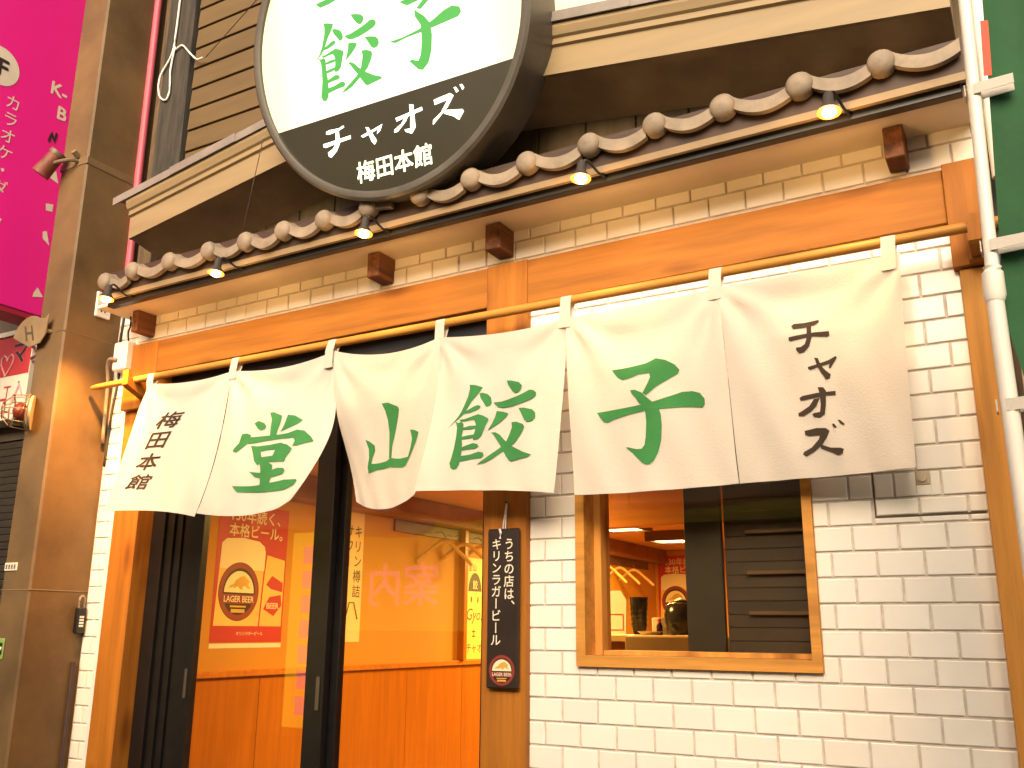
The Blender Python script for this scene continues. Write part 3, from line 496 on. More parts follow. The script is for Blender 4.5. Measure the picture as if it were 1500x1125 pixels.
# ================================================================== ROUND LIT SIGN
SC = Vector((-1.6118, -.45, 3.2002)); yaw, pit = .006, -.2245
SN = Vector((math.sin(yaw)*math.cos(pit), -math.cos(yaw)*math.cos(pit), math.sin(pit)))
SU = Vector((math.cos(yaw), math.sin(yaw), 0)); SV = SN.cross(SU)
if SV.z < 0: SV = -SV
def fs(d): return lambda a, b, c=0: SC+SU*a+SV*b+SN*(d+c)
R0 = .5449; R1 = .578
sign = thing('round_sign', SC-SN*.2, 'big round lit lightbox sign with green and white lettering above the canopy', 'sign')
b = NB()
prof = [(R0, -.004), (R0, .012), (R0+.010, .016), (R1-.010, .016), (R1, .008), (R1, -.165), (R1-.02, -.175), (.02, -.175)]
rings = [[b.verts.new(fs(d)(r*math.cos(2*math.pi*k/96), r*math.sin(2*math.pi*k/96))) for k in range(96)] for r, d in prof]
for A, Bq in zip(rings, rings[1:]):
    for k in range(96): b.faces.new((A[k], A[(k+1) % 96], Bq[(k+1) % 96], Bq[k]))
obj('casing', b, M_rim, sign, smooth=30.)
VL = -.2325; aL = math.asin(VL/R0)
def seg(up):
    a0, a1 = (aL, math.pi-aL) if up else (math.pi-aL, 2*math.pi+aL)
    return [(R0*math.cos(a0+(a1-a0)*i/64), R0*math.sin(a0+(a1-a0)*i/64)) for i in range(65)]
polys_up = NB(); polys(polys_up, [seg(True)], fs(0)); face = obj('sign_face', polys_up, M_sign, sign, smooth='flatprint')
polys_dn = NB(); polys(polys_dn, [seg(False)], fs(0)); obj('black_sign_face', polys_dn, M_sblack, sign, smooth='flatprint')
for k, m, d in (('sgyo', M_sgreen, .002), ('sko', M_sgreen, .002), ('sprev', M_sgreen, .002), ('schz', M_swhite, .002)):
    flat(polys(NB(), DATA[k], fs(d)), m, parent=sign)
flat(text(NB(), '梅田本館', fs(.002), -.160, -.490, .0795, .022), M_ssmall, parent=sign)
for s_ in (-.3, .3):
    obj('mounting_arm', T([fs(-.17)(s_, .1), fs(-.17)(s_, .1)+Vector((0, .42-.08, 0))], .018), M_black, sign)

# ================================================================== SPOT LAMPS AND TRACK
track = obj('lighting_track', sheared(B((-3.18, -.238, 2.563), (.11, -.205, 2.6005), bev=.002)), M_black)
props(track, 'thin black lighting track running under the clay tile eave', 'track')
labs = ['leftmost lit spotlight beside the concrete pillar', 'lit spotlight second from the left under the eave', 'lit spotlight under the broken roof tile and round sign', 'lit spotlight right of the round sign under the eave', 'rightmost lit spotlight nearest the white flag pole']
LAMP_C = (1, .53, .17)
for i, (x, z) in enumerate([(-3.058, 2.517), (-2.437, 2.514), (-1.741, 2.529), (-.924, 2.535), (-.203, 2.551)]):
    y = -.335; ax = Vector((.0, -.14, -1)).normalized()
    c = Vector((x, y, z)); top = c-ax*.062
    t = thing('spotlight', top, labs[i], 'spotlight', 'spotlights along the eave')
    obj('lamp_head', T([top, top+ax*.010, c-ax*.024, c-ax*.004, c+ax*.002], [.008, .0135, .0150, .0285, .0305], 20), mat('grey_lamp_metal', (.05, .042, .036), .4, .1, 8), t, smooth=35.)
    b = NB(); q = ax.to_track_quat('Z', 'Y').to_matrix()
    disc(b, lambda a, e, k=0: c+ax*.0022+q @ Vector((a, e, 0)), .0305, 24); obj('glow_disc', b, M_glow, t, smooth='flatprint')  # emissive disc painting the lamp's orange halo
    obj('lens', T([c+ax*.0024, c+ax*.007, c+ax*.012, c+ax*.0145], [.0185, .0180, .013, .003], 20), M_lens, t, smooth=True)
    tz = 2.575+tilt(x+.1)
    obj('lamp_arm', T(smoothpath([top+Vector((0, 0, -.02)), top+Vector((.012, .01, .004)), (x+.03, y+.06, tz+.004), (x+.04, -.236, tz)], 4), .0042, 8), M_black, t)
    ld = bpy.data.lights.new('spot', 'SPOT'); ld.energy = 72 if i == 0 else 10.5; ld.color = (1, .46, .11) if i == 0 else LAMP_C; ld.spot_size = math.radians(100 if i == 0 else 72); ld.spot_blend = .85; ld.shadow_soft_size = .024
    pd = bpy.data.lights.new('spill', 'POINT'); pd.energy = 1.0; pd.color = LAMP_C; pd.shadow_soft_size = .02
    po = bpy.data.objects.new('spill_light', pd); COL.objects.link(po); po.parent = t; po.location = c+ax*.034-WLOC[t.name]
    lo = bpy.data.objects.new('spot_light', ld); COL.objects.link(lo); lo.parent = t; lo.location = c+ax*.017-WLOC[t.name]
    lo.rotation_euler = (-Vector((-.30 if i == 0 else 0, .16, -1)).normalized()).to_track_quat('Z', 'Y').to_euler()

# ================================================================== NOREN AND ROD
def rodz(x): return 2.236+.0055*(x+1.15)
rod = thing('curtain_rod', (-1.6, -.13, 2.236), 'polished orange wooden rod carrying the white noren curtain', 'rod')
obj('pole', T([(-3.362, -.13, rodz(-3.362)), (-3.335, -.13, rodz(-3.335)), (-3.0, -.13, rodz(-3)), (.14, -.13, rodz(.14)), (.176, -.13, rodz(.176))], [.009, .0125, .0145, .0145, .0145], 16), M_rod, rod, smooth=40.)
b = B((-3.253, -.060, 2.125), (-3.105, -.0312, 2.265), bev=.002)
prism(b, [(-.061, 2.262), (-.150, 2.218), (-.158, 2.262), (-.170, 2.262), (-.170, 2.200), (-.158, 2.192), (-.061, 2.150)], lambda y, z: Vector((-3.118, y, z)), lambda y, z: Vector((-3.082, y, z)))
for v in b.verts: pass
obj('rod_bracket', b, M_woodz, rod)
b = B((.072, -.075, 2.172), (.118, -.0425, 2.275), bev=.002)
prism(b, [(-.076, 2.222), (-.118, 2.222), (-.148, 2.224), (-.148, 2.268), (-.158, 2.268), (-.158, 2.195), (-.148, 2.186), (-.076, 2.180)], lambda y, z: Vector((.080, y, z)), lambda y, z: Vector((.110, y, z)))
obj('rod_bracket', b, M_woodz, rod)

CT = DATA['CT']; VS = (0, .3, .65, 1); US = (0, .5, 1)
def lag(t, n):
    out = []
    for j in range(len(n)):
        p = 1.
        for k in range(len(n)):
            if k != j: p *= (t-n[k])/(n[j]-n[k])
        out.append(p)
    return out
def wrinkle(p, u, v):
    d = 0.
    for s, uu in ((0, u), (1, 1-u)):
        a = math.atan2(v+.02, uu+.02); r = math.hypot(uu, v)
        d += .0085*math.sin(a*9+p*1.7+s)*math.exp(-r*2.2)*min(1, r*6)
    d += .006*math.sin(u*7+p*2.1+v*2)*v*math.sin(math.pi*u)
    d += .0035*math.sin(u*15+v*11+p)*(1-v)*math.sin(math.pi*u)+.0022*math.sin(u*23-v*9+p*3)*v
    d += -.010*math.sin(math.pi*u)*math.sin(math.pi*min(1, v*3.2))*math.exp(-v*3)*1.5
    return d*min(1, v*8)*(.7 if p == 2 else 1.15)
def surf(p, u, v, off=0.):
    a, b = lag(v, VS), lag(u, US); P = Vector((0, 0, 0))
    for i in range(4):
        for j in range(3):
            c = CT[p][i][j]; k = a[i]*b[j]; P.x += c[0]*k; P.y += c[1]*k; P.z += c[2]*k
    P.y -= wrinkle(p, u, v)+off
    return P
noren = thing('noren_curtain', (-1.55, -.15, 1.6), 'white cotton noren curtain of six panels with green kanji blowing in the doorway', 'curtain')
N = 44
for p in range(6):
    b = NB(); g = [[b.verts.new(surf(p, i/N, j/N)) for i in range(N+1)] for j in range(N+1)]
    for j in range(N):
        for i in range(N): b.faces.new((g[j][i], g[j][i+1], g[j+1][i+1], g[j+1][i]))
    pan = obj('cloth_panel', b, M_cloth, noren, smooth=True)
    b = NB(); K = 3; g = [[b.verts.new(surf(p, i/N, .955+.045*j/K, .0012)) for i in range(N+1)] for j in range(K+1)]
    for j in range(K):
        for i in range(N): b.faces.new((g[j][i], g[j][i+1], g[j+1][i+1], g[j+1][i]))
    obj('hem', b, M_cloth, pan, smooth=True)
    key = {1: 'dou', 2: 'yama', 3: 'gyo', 4: 'ko', 5: 'chz'}.get(p)
    b = NB()
    if key: polys(b, DATA[key], None)
    else:
        for ch, (cu, cv) in zip('梅田本館', ((.385, .30), (.325, .435), (.285, .585), (.262, .735))):
            m = glyph(ch, 0)
            for jj, (sx, sy) in enumerate(((0, 0), (.018, .01), (-.018, -.01), (.01, -.018), (-.01, .018))):
                ix = [b.verts.new((cu+(v.co.x+sx-.5)*.235+(v.co.y-.38)*.05, cv-(v.co.y+sy-.38)*.125, jj*.5)) for v in m.vertices]
                for q in m.polygons:
                    try: b.faces.new([ix[k] for k in q.vertices])
                    except ValueError: pass
            bpy.data.meshes.remove(m)
    for k in range(1, N):
        for ax_ in (0, 1):
            co = [0, 0, 0]; no = [0, 0, 0]; co[ax_] = k/N; no[ax_] = 1
            bmesh.ops.bisect_plane(b, geom=b.verts[:]+b.edges[:]+b.faces[:], plane_co=co, plane_no=no, dist=1e-6)
    bmesh.ops.triangulate(b, faces=b.faces[:])
    for v in b.verts: v.co = surf(p, v.co.x, v.co.y, .0016+v.co.z*.00012)
    obj('lettering', b, M_gprint if 0 < p < 5 else M_bprint, pan, smooth=True)
tabx = [-2.975, -2.498, -2.016, -1.545, -1.07, -.586, -.112]
for i, x in enumerate(tabx):
    p, u = (i, 0.) if i < 6 else (5, .985)
    if i == 0: u = .02
    base = surf(p, u, .075); rz = rodz(x); b = NB(); r = .0165
    path = [(base.y-.003, base.z), (base.y-.003, surf(p, u, 0).z+.004), (-.13-r, rz)]
    path += [(-.13-r*math.cos(a), rz+r*math.sin(a)) for a in (math.pi*.25, math.pi*.5, math.pi*.75)]
    path += [(-.13+r, rz), (-.128, surf(p, u, 0).z+.004), (base.y+.003, base.z)]
    hw = .0185
    for (y1, z1), (y2, z2) in zip(path, path[1:]):
        sh1 = (rz-z1)*.05*(-1 if i else 3); sh2 = (rz-z2)*.05*(-1 if i else 3)
        b.faces.new([b.verts.new(q) for q in ((x-hw+sh1, y1, z1), (x+hw+sh1, y1, z1), (x+hw+sh2, y2, z2), (x-hw+sh2, y2, z2))])
    bmesh.ops.remove_doubles(b, verts=b.verts[:], dist=1e-5)
    obj('hanging_loop', b, M_cloth, noren)

# ================================================================== WOODEN PLAQUE
pq = thing('hanging_plaque', (-1.34, -.04, 1.05), 'narrow dark wooden plaque with white vertical lettering hanging on the timber post', 'plaque')
b = B((-1.398, -.056, 1.05), (-1.286, -.040, 1.537), bev=.004); obj('board', b, M_plaque, pq)
b = NB(); text(b, 'うちの店は、', fy(-.0568), -1.318, 1.488, .0385, .012, True, 1.0); text(b, 'キリンラガービール', fy(-.0568), -1.364, 1.488, .0375, .012, True, .98)
flat(b, M_cream, parent=pq)
def emblem(f, cx, cz, r, parent, d0=0., sx=1.):
    g = lambda d: (lambda a, b, c=0: f(cx+a*sx, cz+b, d0+d+c))
    flat(disc(NB(), g(0), r, 40), M_plaque, 'emblem', parent)
    b = NB(); disc(b, g(.0003), r*.98, 40, r*.80); flat(b, M_dred, 'emblem_ring', parent)
    b = NB(); disc(b, g(.0003), r*.74, 24, 0, 0, math.pi, 0, -r*.04); flat(b, M_foam, 'emblem_field', parent)
    beast = [(-.55, .02), (-.42, .14), (-.3, .16), (-.2, .3), (.0, .42), (.22, .46), (.36, .36), (.5, .28), (.42, .16), (.56, .02), (.40, .04), (.28, .12), (.12, .06), (.2, -.02), (.02, .0), (-.08, .1), (-.2, .04), (-.34, .0), (-.26, .08), (-.40, .04)]
    b = NB(); polys(b, [[(x*r, y*r+.08*r) for x, y in beast]], lambda a, e, c=0: g(.0006)(a, e)); flat(b, M_gold, 'emblem_beast', parent)
    b = NB(); polys(b, [rectp(-r*.82, -r*.42, r*.82, -r*.10)], lambda a, e, c=0: g(.0006)(a, e)); flat(b, M_dred, 'emblem_band', parent)
    b = NB(); text(b, 'LAGER BEER', g(.0010), -r*.74, -r*.36, r*.30, .01, squeeze=.92); flat(b, M_cream, 'lettering', parent)
    b = NB(); polys(b, [rectp(-r*.4, -r*.54, r*.4, -r*.48), rectp(-r*.34, -r*.72, r*.34, -r*.6)], lambda a, e, c=0: g(.0006)(a, e)); flat(b, M_gold, 'emblem_rule', parent)
emblem(fy(-.0566), -1.341, 1.104, .046, pq)
b = NB(); tube(b, [(-1.348, -.05, 1.520), (-1.345, -.046, 1.56), (-1.341, -.035, 1.622)], .0022, 6); tube(b, [(-1.337, -.05, 1.530), (-1.338, -.046, 1.56), (-1.340, -.035, 1.622)], .0022, 6)
tube(b, [(-1.352, -.06, 1.535), (-1.346, -.062, 1.522), (-1.350, -.06, 1.505)], .004, 6)
obj('string', b, M_white, pq)
obj('nail', T([(-1.341, -.031, 1.622), (-1.341, -.042, 1.622)], .003, 8), M_black, pq)

# ================================================================== PILLAR AND ITS FITTINGS
pil = thing('arcade_pillar', (-3.5, -.1, 0), 'square tan painted pillar with stains at the left end of the shop front', 'pillar')
obj('shaft', B((-3.585, -.270, 0), (-3.401, .30, 4.9), bev=.008), M_pillar, pil)
for z in (1.365, 2.455, 3.26):
    obj('band', B((-3.5865, -.2715, z-.003), (-3.3995, .29, z+.003), bev=.002) if z < 3 else B((-3.588, -.273, z-.018), (-3.398, .29, z+.018), bev=.002), mat('pillar_band', (.19, .12, .055), .5, .1, 8), pil)
ob = thing('outlet_box', (-3.39, -.1, 2.56), 'white outlet plate on the pillar beside the leftmost spotlight', 'outlet')
obj('plate', B((-3.3975, -.142, 2.556), (-3.385, -.066, 2.672), bev=.003), M_plast, ob)
b = NB(); box(b, (-3.3849, -.118, 2.58), (-3.3835, -.112, 2.60)); box(b, (-3.3849, -.100, 2.58), (-3.3835, -.094, 2.60)); obj('socket_slots', b, M_black, ob)
kb = thing('padlock_key_box', (-3.39, -.03, 1.2), 'small black key box hanging between pillar and tile strip', 'key box')
obj('case', B((-3.399, -.055, 1.198), (-3.375, -.012, 1.300), bev=.004), M_black, kb)
obj('shackle', T(smoothpath([(-3.388, -.046, 1.298), (-3.388, -.045, 1.335), (-3.388, -.034, 1.348), (-3.388, -.022, 1.335), (-3.388, -.021, 1.298)], 4), .004, 8), mat('steel', (.5, .46, .4), .3, .1, 8, metal=.9), kb)
b = NB()
for k in range(4): box(b, (-3.3748, -.045, 1.222+k*.012), (-3.3735, -.025, 1.230+k*.012))
obj('dials', b, M_white, kb)
pp = obj('drain_rail', T([(-3.393, -.035, .3), (-3.393, -.035, 1.082)], .009, 10), mat('dark_rail', (.06, .035, .03), .5, .2, 8)); props(pp, 'short dark rail standing in the gap between pillar and tiles', 'rail')
pk = obj('pink_pipe', T([(-3.388, -.0, 2.60), (-3.388, -.0, 2.9), (-3.39, -.005, 3.3), (-3.392, -.01, 4.9)], .017, 12), mat('pink_pipe_paint', (.56, .10, .15), .45, .1, 6)); props(pk, 'pink painted pipe running up between pillar and corner board', 'pipe')
fl = thing('floodlight', (-3.53, -.36, 3.25), 'rusty red brown can floodlight clamped on the tan pillar', 'floodlight')
ax = Vector((-.5, -.25, -.8)).normalized(); c = Vector((-3.575, -.34, 3.245))
obj('can', T([c-ax*.055, c+ax*.05, c+ax*.056], [.034, .040, .040], 18), mat('rusty_paint', (.20, .055, .030), .6, .4, 18, .2), fl, smooth=35.)
obj('visor', T([c-ax*.075, c-ax*.055], [.038, .038], 18), mat('dull_rim', (.16, .11, .07), .5, .2, 8), fl, smooth=35.)
obj('bracket', T(smoothpath([c, (-3.50, -.33, 3.25), (-3.47, -.30, 3.262), (-3.462, -.271, 3.266)], 4), .009, 8), mat('bracket_metal', (.20, .14, .08), .5, .2, 8), fl)
obj('clamp', T([(-3.468, -.271, 3.29), (-3.464, -.30, 3.305)], .013, 12), mat('bracket_metal', (.2, .14, .08)), fl)
hp = thing('letter_plate', (-3.58, -.31, 2.5), 'fan shaped metal plate with letter H fixed to the pillar edge', 'plate')
b = NB(); fan = [(-3.585, 2.395)]+[(-3.60+.115*math.cos(math.radians(a)), 2.425+.115*math.sin(math.radians(a))) for a in range(165, 45, -12)]+[(-3.50, 2.515), (-3.475, 2.535), (-3.485, 2.44), (-3.515, 2.405)]
prism(b, fan, lambda a, z: Vector((a, -.30, z)), lambda a, z: Vector((a, -.296, z))); obj('plate', b, mat('dull_brass', (.24, .165, .085), .5, .2, 9), hp)
obj('tab', T([(-3.50, -.298, 2.46), (-3.49, -.269, 2.46)], .01, 8), mat('dull_brass', (.24, .165, .085)), hp)
q = lambda a, e, c=0: Vector((-3.595+a*.94+e*-.34*-1*-1, -.3008-c, 2.462+e*.94-a*.05))
flat(text(NB(), 'H', q, -.04, -.04, .11, .02, squeeze=.9), mat('plate_ink', (.07, .05, .025), .6, .1, 5), parent=hp)
# caged lamp
cl = thing('caged_lamp', (-3.52, -.30, 2.1), 'small round wire caged lamp with dull red bulb on the pillar front', 'lamp')
c0 = Vector((-3.515, -.292, 2.098)); nax = Vector((-.62, -.74, .02)).normalized(); ux = nax.cross(Vector((0, 0, 1))).normalized(); uz = ux.cross(nax)
if uz.z < 0: uz = -uz
M_wire = mat('rusty_wire', (.30, .20, .12), .4, .2, 20, metal=.3)
def ring(r, d, tr, m=None): return T([c0+nax*d+ux*r*math.cos(a*math.pi/14)+uz*r*math.sin(a*math.pi/14) for a in range(29)], tr, 6, cap=False)
obj('back_plate', T([c0-nax*.005, c0+nax*.006, c0+nax*.014], [.075, .072, .05], 28), mat('lamp_enamel', (.40, .31, .20), .4, .2, 12), cl, smooth=35.)
obj('bulb', T([c0+nax*.01, c0+nax*.03, c0+nax*.05, c0+nax*.066, c0+nax*.073], [.024, .036, .038, .026, .004], 18), mat('dull_red_glass', (.24, .05, .03), .2, .2, 12), cl, smooth=True)
obj('cage_ring', ring(.076, .012, .0035), M_wire, cl, smooth=True); obj('cage_ring', ring(.068, .075, .003), M_wire, cl, smooth=True); obj('cage_ring', ring(.035, .108, .0025), M_wire, cl, smooth=True)
for k in range(8):
    a = k*math.pi/4; d = ux*math.cos(a)+uz*math.sin(a)
    obj('cage_wire', T([c0+nax*.012+d*.076, c0+nax*.075+d*.068, c0+nax*.108+d*.035, c0+nax*.115], .0022, 6), M_wire, cl, smooth=True)
lp = thing('label_plate', (-3.545, -.272, 1.45), 'tiny cream label plate with four dark characters on pillar', 'label')
obj('plate', B((-3.575, -.2755, 1.442), (-3.495, -.271, 1.474), bev=.001), M_offw, lp)
b = NB()
for k in range(4):
    for j in range(3): box(b, (-3.568+k*.018, -.2762, 1.45+j*.006), (-3.556+k*.018, -.2756, 1.4535+j*.006))
    box(b, (-3.5632+k*.018, -.2764, 1.449), (-3.5605+k*.018, -.2757, 1.468))
obj('characters', b, M_ink, lp)
lk = thing('green_latch', (-3.5, -.272, 1.1), 'green edged latch plate with round white knob on the pillar', 'latch')
obj('plate', B((-3.540, -.2765, 1.095), (-3.508, -.271, 1.175), bev=.002), mat('green_paint', (.22, .36, .09), .5, .2, 9), lk)
obj('recess', B((-3.534, -.2775, 1.112), (-3.514, -.2766, 1.158)), M_black, lk)
obj('knob', T([(-3.524, -.2776, 1.135), (-3.524, -.286, 1.135)], [.008, .007], 14), M_white, lk)

# ================================================================== LEFT NEIGHBOUR
nb = thing('neighbour_building', (-4.6, .2, 0), 'dark neighbouring shop front with closed shutter left of the pillar', 'building')
obj('wall', B((-7, .12, 2.12), (-3.59, .3, 5.5)), mat('neighbour_wall', (.10, .07, .05), .8, .2, 4), nb)
shut = obj('shutter', B((-7, .14, 0), (-3.59, .2, 2.118)), M_black, nb)
for k in range(44):
    b = B((-6.2, .118, .55+k*.0355), (-3.592, .1395, .55+k*.0355+.032), bev=.003)
    for v in b.verts: v.co.y += (v.co.z-.55-k*.0355)*-.25
    obj('shutter_slat', b, mat('dark_shutter', (.045, .034, .025), .45, .2, 6, rnd=.1), shut)
pks = thing('projecting_sign', (-4.08, -.5, 2.69), 'large magenta projecting sign with white katakana and 2F roundel', 'sign')
obj('sign_box', B((-4.16, -1.5, 2.69), (-4.0, .10, 5.2), bev=.004), M_magenta, pks)
obj('sign_base', B((-4.155, -1.49, 2.665), (-4.005, .095, 2.6895)), M_magu, pks)
flat(disc(NB(), fx(-3.9985), .100, 40, cx=-.392, cy=3.862), M_offw, 'roundel', pks)
flat(text(NB(), '2F', fx(-3.997), -.470, 3.815, .125, .03), M_ink, parent=pks)
b = text(NB(), 'カラオケ・ダーツ', fx(-3.9985), -.300, 3.706, .082, .004, True, 1.10)

flat(b, M_offw, parent=pks)
flat(text(NB(), 'K-', fx(-3.9985), -.125, 3.862, .10, .03), M_offw, parent=pks)
flat(text(NB(), 'B', fx(-3.9985), -.073, 3.745, .10, .03), M_offw, parent=pks)
for fr in ([(-.06, 3.44), (-.03, 3.46), (-.01, 3.40), (-.055, 3.41)], [(-.06, 3.27), (-.02, 3.28), (-.02, 3.24), (-.055, 3.235)], [(-.055, 3.12), (-.035, 3.13), (-.01, 3.06), (-.05, 3.085)], [(-.055, 2.80), (-.04, 2.83), (-.005, 2.79), (-.06, 2.775)]):
    flat(polys(NB(), [fr], fx(-3.9985)), M_offw, 'letter_edge', pks)
flat(polys(NB(), [[(-.10, 3.60), (-.088, 3.59), (-.08, 3.63), (-.06, 3.60), (-.05, 3.66), (-.062, 3.665), (-.066, 3.63), (-.082, 3.66), (-.094, 3.63)]], fx(-3.9975)), M_ink, 'emblem', pks)
rs = thing('red_white_sign', (-4.3, .0, 2.19), 'red and white signboard with heart outline below the magenta sign', 'sign')
obj('sign_box', B((-5.4, .0, 2.19), (-4.035, .11, 2.62), bev=.002), M_offw, rs)
obj('top_edge', B((-5.4, -.012, 2.6205), (-4.035, .11, 2.645)), M_offw, rs)
flat(polys(NB(), [rectp(-5.39, 2.412, -4.037, 2.618)], fy(-.0015)), M_red, 'red_field', rs)
b = text(NB(), 'マジ', fy(-.0035), -4.185, 2.478, .135, .02); flat(b, M_ink, parent=rs)
b = text(NB(), 'マジ', fy(-.0025), -4.185, 2.478, .135, .042); flat(b, M_pink, parent=rs)
hh = [(0, -.062), (-.045, -.0), (-.048, .03), (-.03, .048), (-.008, .035), (0, .015), (.01, .037), (.032, .048), (.05, .028), (.044, -.002)]
b = NB()
for k in range(len(hh)):
    tube(b, [(-4.215+hh[k][0], -.004, 2.475+hh[k][1]), (-4.215+hh[(k+1) % len(hh)][0], -.004, 2.475+hh[(k+1) % len(hh)][1])], .004, 6)
obj('heart_outline', b, mat('pale_pink_ink', (.75, .35, .40), .5, .05, 5), rs)
b = NB()
polys(b, [[(-4.325, 2.225), (-4.27, 2.225), (-4.27, 2.234), (-4.292, 2.234), (-4.292, 2.288), (-4.19, 2.288), (-4.19, 2.234), (-4.215, 2.234), (-4.215, 2.225), (-4.16, 2.225), (-4.16, 2.234), (-4.182, 2.234), (-4.182, 2.352), (-4.16, 2.352), (-4.16, 2.361), (-4.215, 2.361), (-4.215, 2.352), (-4.19, 2.352), (-4.19, 2.300), (-4.292, 2.300), (-4.292, 2.352), (-4.27, 2.352), (-4.27, 2.361), (-4.325, 2.361), (-4.325, 2.352), (-4.30, 2.352), (-4.30, 2.234), (-4.325, 2.234)]], None)
for v in b.verts: v.co = fy(-.0015-.0002*v.co.z)(v.co.x, v.co.y)
flat(b, M_red, parent=rs)
b = NB(); tube(b, [(-4.13, -.002, 2.27), (-4.095, -.002, 2.36), (-4.10, -.002, 2.375)], .006, 6); tube(b, [(-4.095, -.002, 2.36), (-4.06, -.002, 2.30)], .005, 6); obj('ribbon_print', b, mat('pale_pink_ink', (.75, .35, .4)), rs)

# ================================================================== WIRES AND BOXES ON THE LEFT
eb = thing('junction_box', (-3.28, -.03, 2.31), 'white junction box on the tile strip beside the left timber post', 'junction box')
obj('box', B((-3.345, -.060, 2.315), (-3.2575, -.006, 2.445), bev=.006), M_plast, eb)
cd = obj('cable_duct', B((-3.292, -.022, .3), (-3.268, -.0062, 2.312), bev=.006), M_plast); props(cd, 'white vertical cable duct down the narrow tile strip', 'duct')
cb = obj('bent_conduit', T(smoothpath([(-3.31, -.062, 2.36), (-3.34, -.075, 2.365), (-3.372, -.06, 2.34), (-3.383, -.04, 2.26), (-3.384, -.03, 2.0)], 5), .008, 10), mat('tan_conduit', (.30, .22, .14), .5, .1, 6), smooth=True); props(cb, 'thin tan conduit bending out of the white junction box', 'conduit')
cb = obj('black_cable', T(smoothpath([(-3.30, -.02, 2.445), (-3.285, -.04, 2.49), (-3.262, -.05, 2.52), (-3.26, -.06, 2.585)], 5), .004, 6), M_black, smooth=True); props(cb, 'short black cable looping from soffit to the white junction box', 'cable')
b = NB(); tube(b, smoothpath([(-3.365, -.01, 2.58), (-3.37, -.012, 2.45), (-3.355, -.01, 2.3), (-3.372, -.012, 2.12), (-3.38, -.01, 1.9)], 5), .006, 6); cb = obj('grey_cable', b, M_dark, smooth=True); props(cb, 'dark cable hanging down the edge of the left tile strip', 'cable')
wc = NB(); tube(wc, smoothpath([(-3.20, -.03, 4.4), (-3.205, -.03, 4.0), (-3.22, -.03, 3.88), (-3.285, -.03, 3.78), (-3.275, -.03, 3.68), (-3.225, -.03, 3.64), (-3.205, -.03, 3.69), (-3.215, -.03, 3.8), (-3.20, -.03, 3.92)], 6), .005, 6)
tube(wc, smoothpath([(-3.20, -.03, 3.90), (-3.15, -.03, 3.91), (-3.09, -.035, 3.85), (-3.04, -.03, 3.80), (-3.0, -.03, 3.795)], 6), .0045, 6)
o = obj('white_cable_loop', wc, M_white, smooth=True); props(o, 'looped white cable hanging in front of the dark corner post', 'cable')
o = obj('guy_wire', T([(-2.98, -.03, 3.79), (-2.25, -.30, 3.80)], .002, 5), M_dark); props(o, 'thin wire stretched from siding to the round sign', 'wire')
o = obj('support_wire', T([(-2.62, -.05, 2.83), (-2.12, -.46, 2.93)], .0016, 5), M_flash); props(o, 'fine stay wire below the round sign under the canopy', 'wire')

# ================================================================== FLAG POLE, BANNER, DOWNPIPE
dp = thing('downpipe', (.17, -.06, 0), 'white downpipe behind the flag pole at the right corner', 'pipe')
obj('pipe', T([(.170, -.05, 2.40), (.170, -.05, 4.6)], .020, 16), M_plast, dp, smooth=35.)
obj('thin_pipe', T([(.168, -.05, 0), (.168, -.05, 2.40)], .010, 12), M_plast, dp, smooth=35.)
fp = thing('flag_pole', (.138, -1, 0), 'white plastic banner pole with coupling in front of the right post', 'pole')
M_pole = mat('white_pole_plastic', (.78, .74, .66), .35, .04, 6)
obj('upper_tube', T([(.158, -1, 2.75), (.136, -1, 1.80)], .0108, 16), M_pole, fp, smooth=35.)
obj('coupling', T([(.1365, -1, 1.815), (.1358, -1, 1.805), (.135, -1, 1.765), (.1345, -1, 1.755)], [.0145, .0165, .0175, .0145], 16), M_pole, fp, smooth=35.)
obj('lower_tube', T([(.1345, -1, 1.757), (.146, -1, .02)], .0136, 16), M_pole, fp, smooth=35.)
obj('base', T([(.146, -1, 0), (.146, -1, .05), (.146, -1, .06)], [.18, .17, .05], 28), M_pole, fp, smooth=35.)
bn = thing('green_banner', (.45, -1, 1.4), 'dark green advertising banner tied to the white pole', 'banner')
b = NB(); NU, NV = 24, 40
def bs(u, v): 
    z = 2.72-1.35*v; x0 = .196-.050*min(1, v/.72)+.22*max(0, v-.74)
    return Vector((x0+.55*u, -1.0+.02*math.sin(u*9+v*2)+.012*math.sin(u*17), z))
g = [[b.verts.new(bs(i/NU, j/NV)) for i in range(NU+1)] for j in range(NV+1)]
for j in range(NV):
    for i in range(NU): b.faces.new((g[j][i], g[j][i+1], g[j+1][i+1], g[j+1][i]))
cloth = obj('banner_cloth', b, M_green, bn, smooth=True)
b = NB(); g = [[b.verts.new(bs(i*.006, .325+.08*j/6)+Vector((-.006+i*.003, -.003, 0))) for i in range(3)] for j in range(7)]
for j in range(6):
    for i in range(2): b.faces.new((g[j][i], g[j][i+1], g[j+1][i+1], g[j+1][i]))
obj('red_print', b, mat('red_banner_print', (.70, .09, .05), .7, .1, 6), cloth)
for z in (2.14, 1.850, 1.578):
    xp = .136+(z-1.8)*.022; b = NB(); r = .0125
    for s_ in (-1, 1): 
        prism(b, [(xp, z-.010), (xp+.062, z-.006), (xp+.062, z+.012), (xp, z+.010)], lambda a, e: Vector((a, -1+s_*r, e)), lambda a, e: Vector((a, -1+s_*(r+.0015), e)))
    prism(b, [(-r-.0015, z-.010), (r+.0015, z-.010), (r+.0015, z+.010), (-r-.0015, z+.010)], lambda a, e: Vector((xp-r-.002, -1+a, e)), lambda a, e: Vector((xp-r, -1+a, e)))
    obj('tie_loop', b, M_cloth, bn)

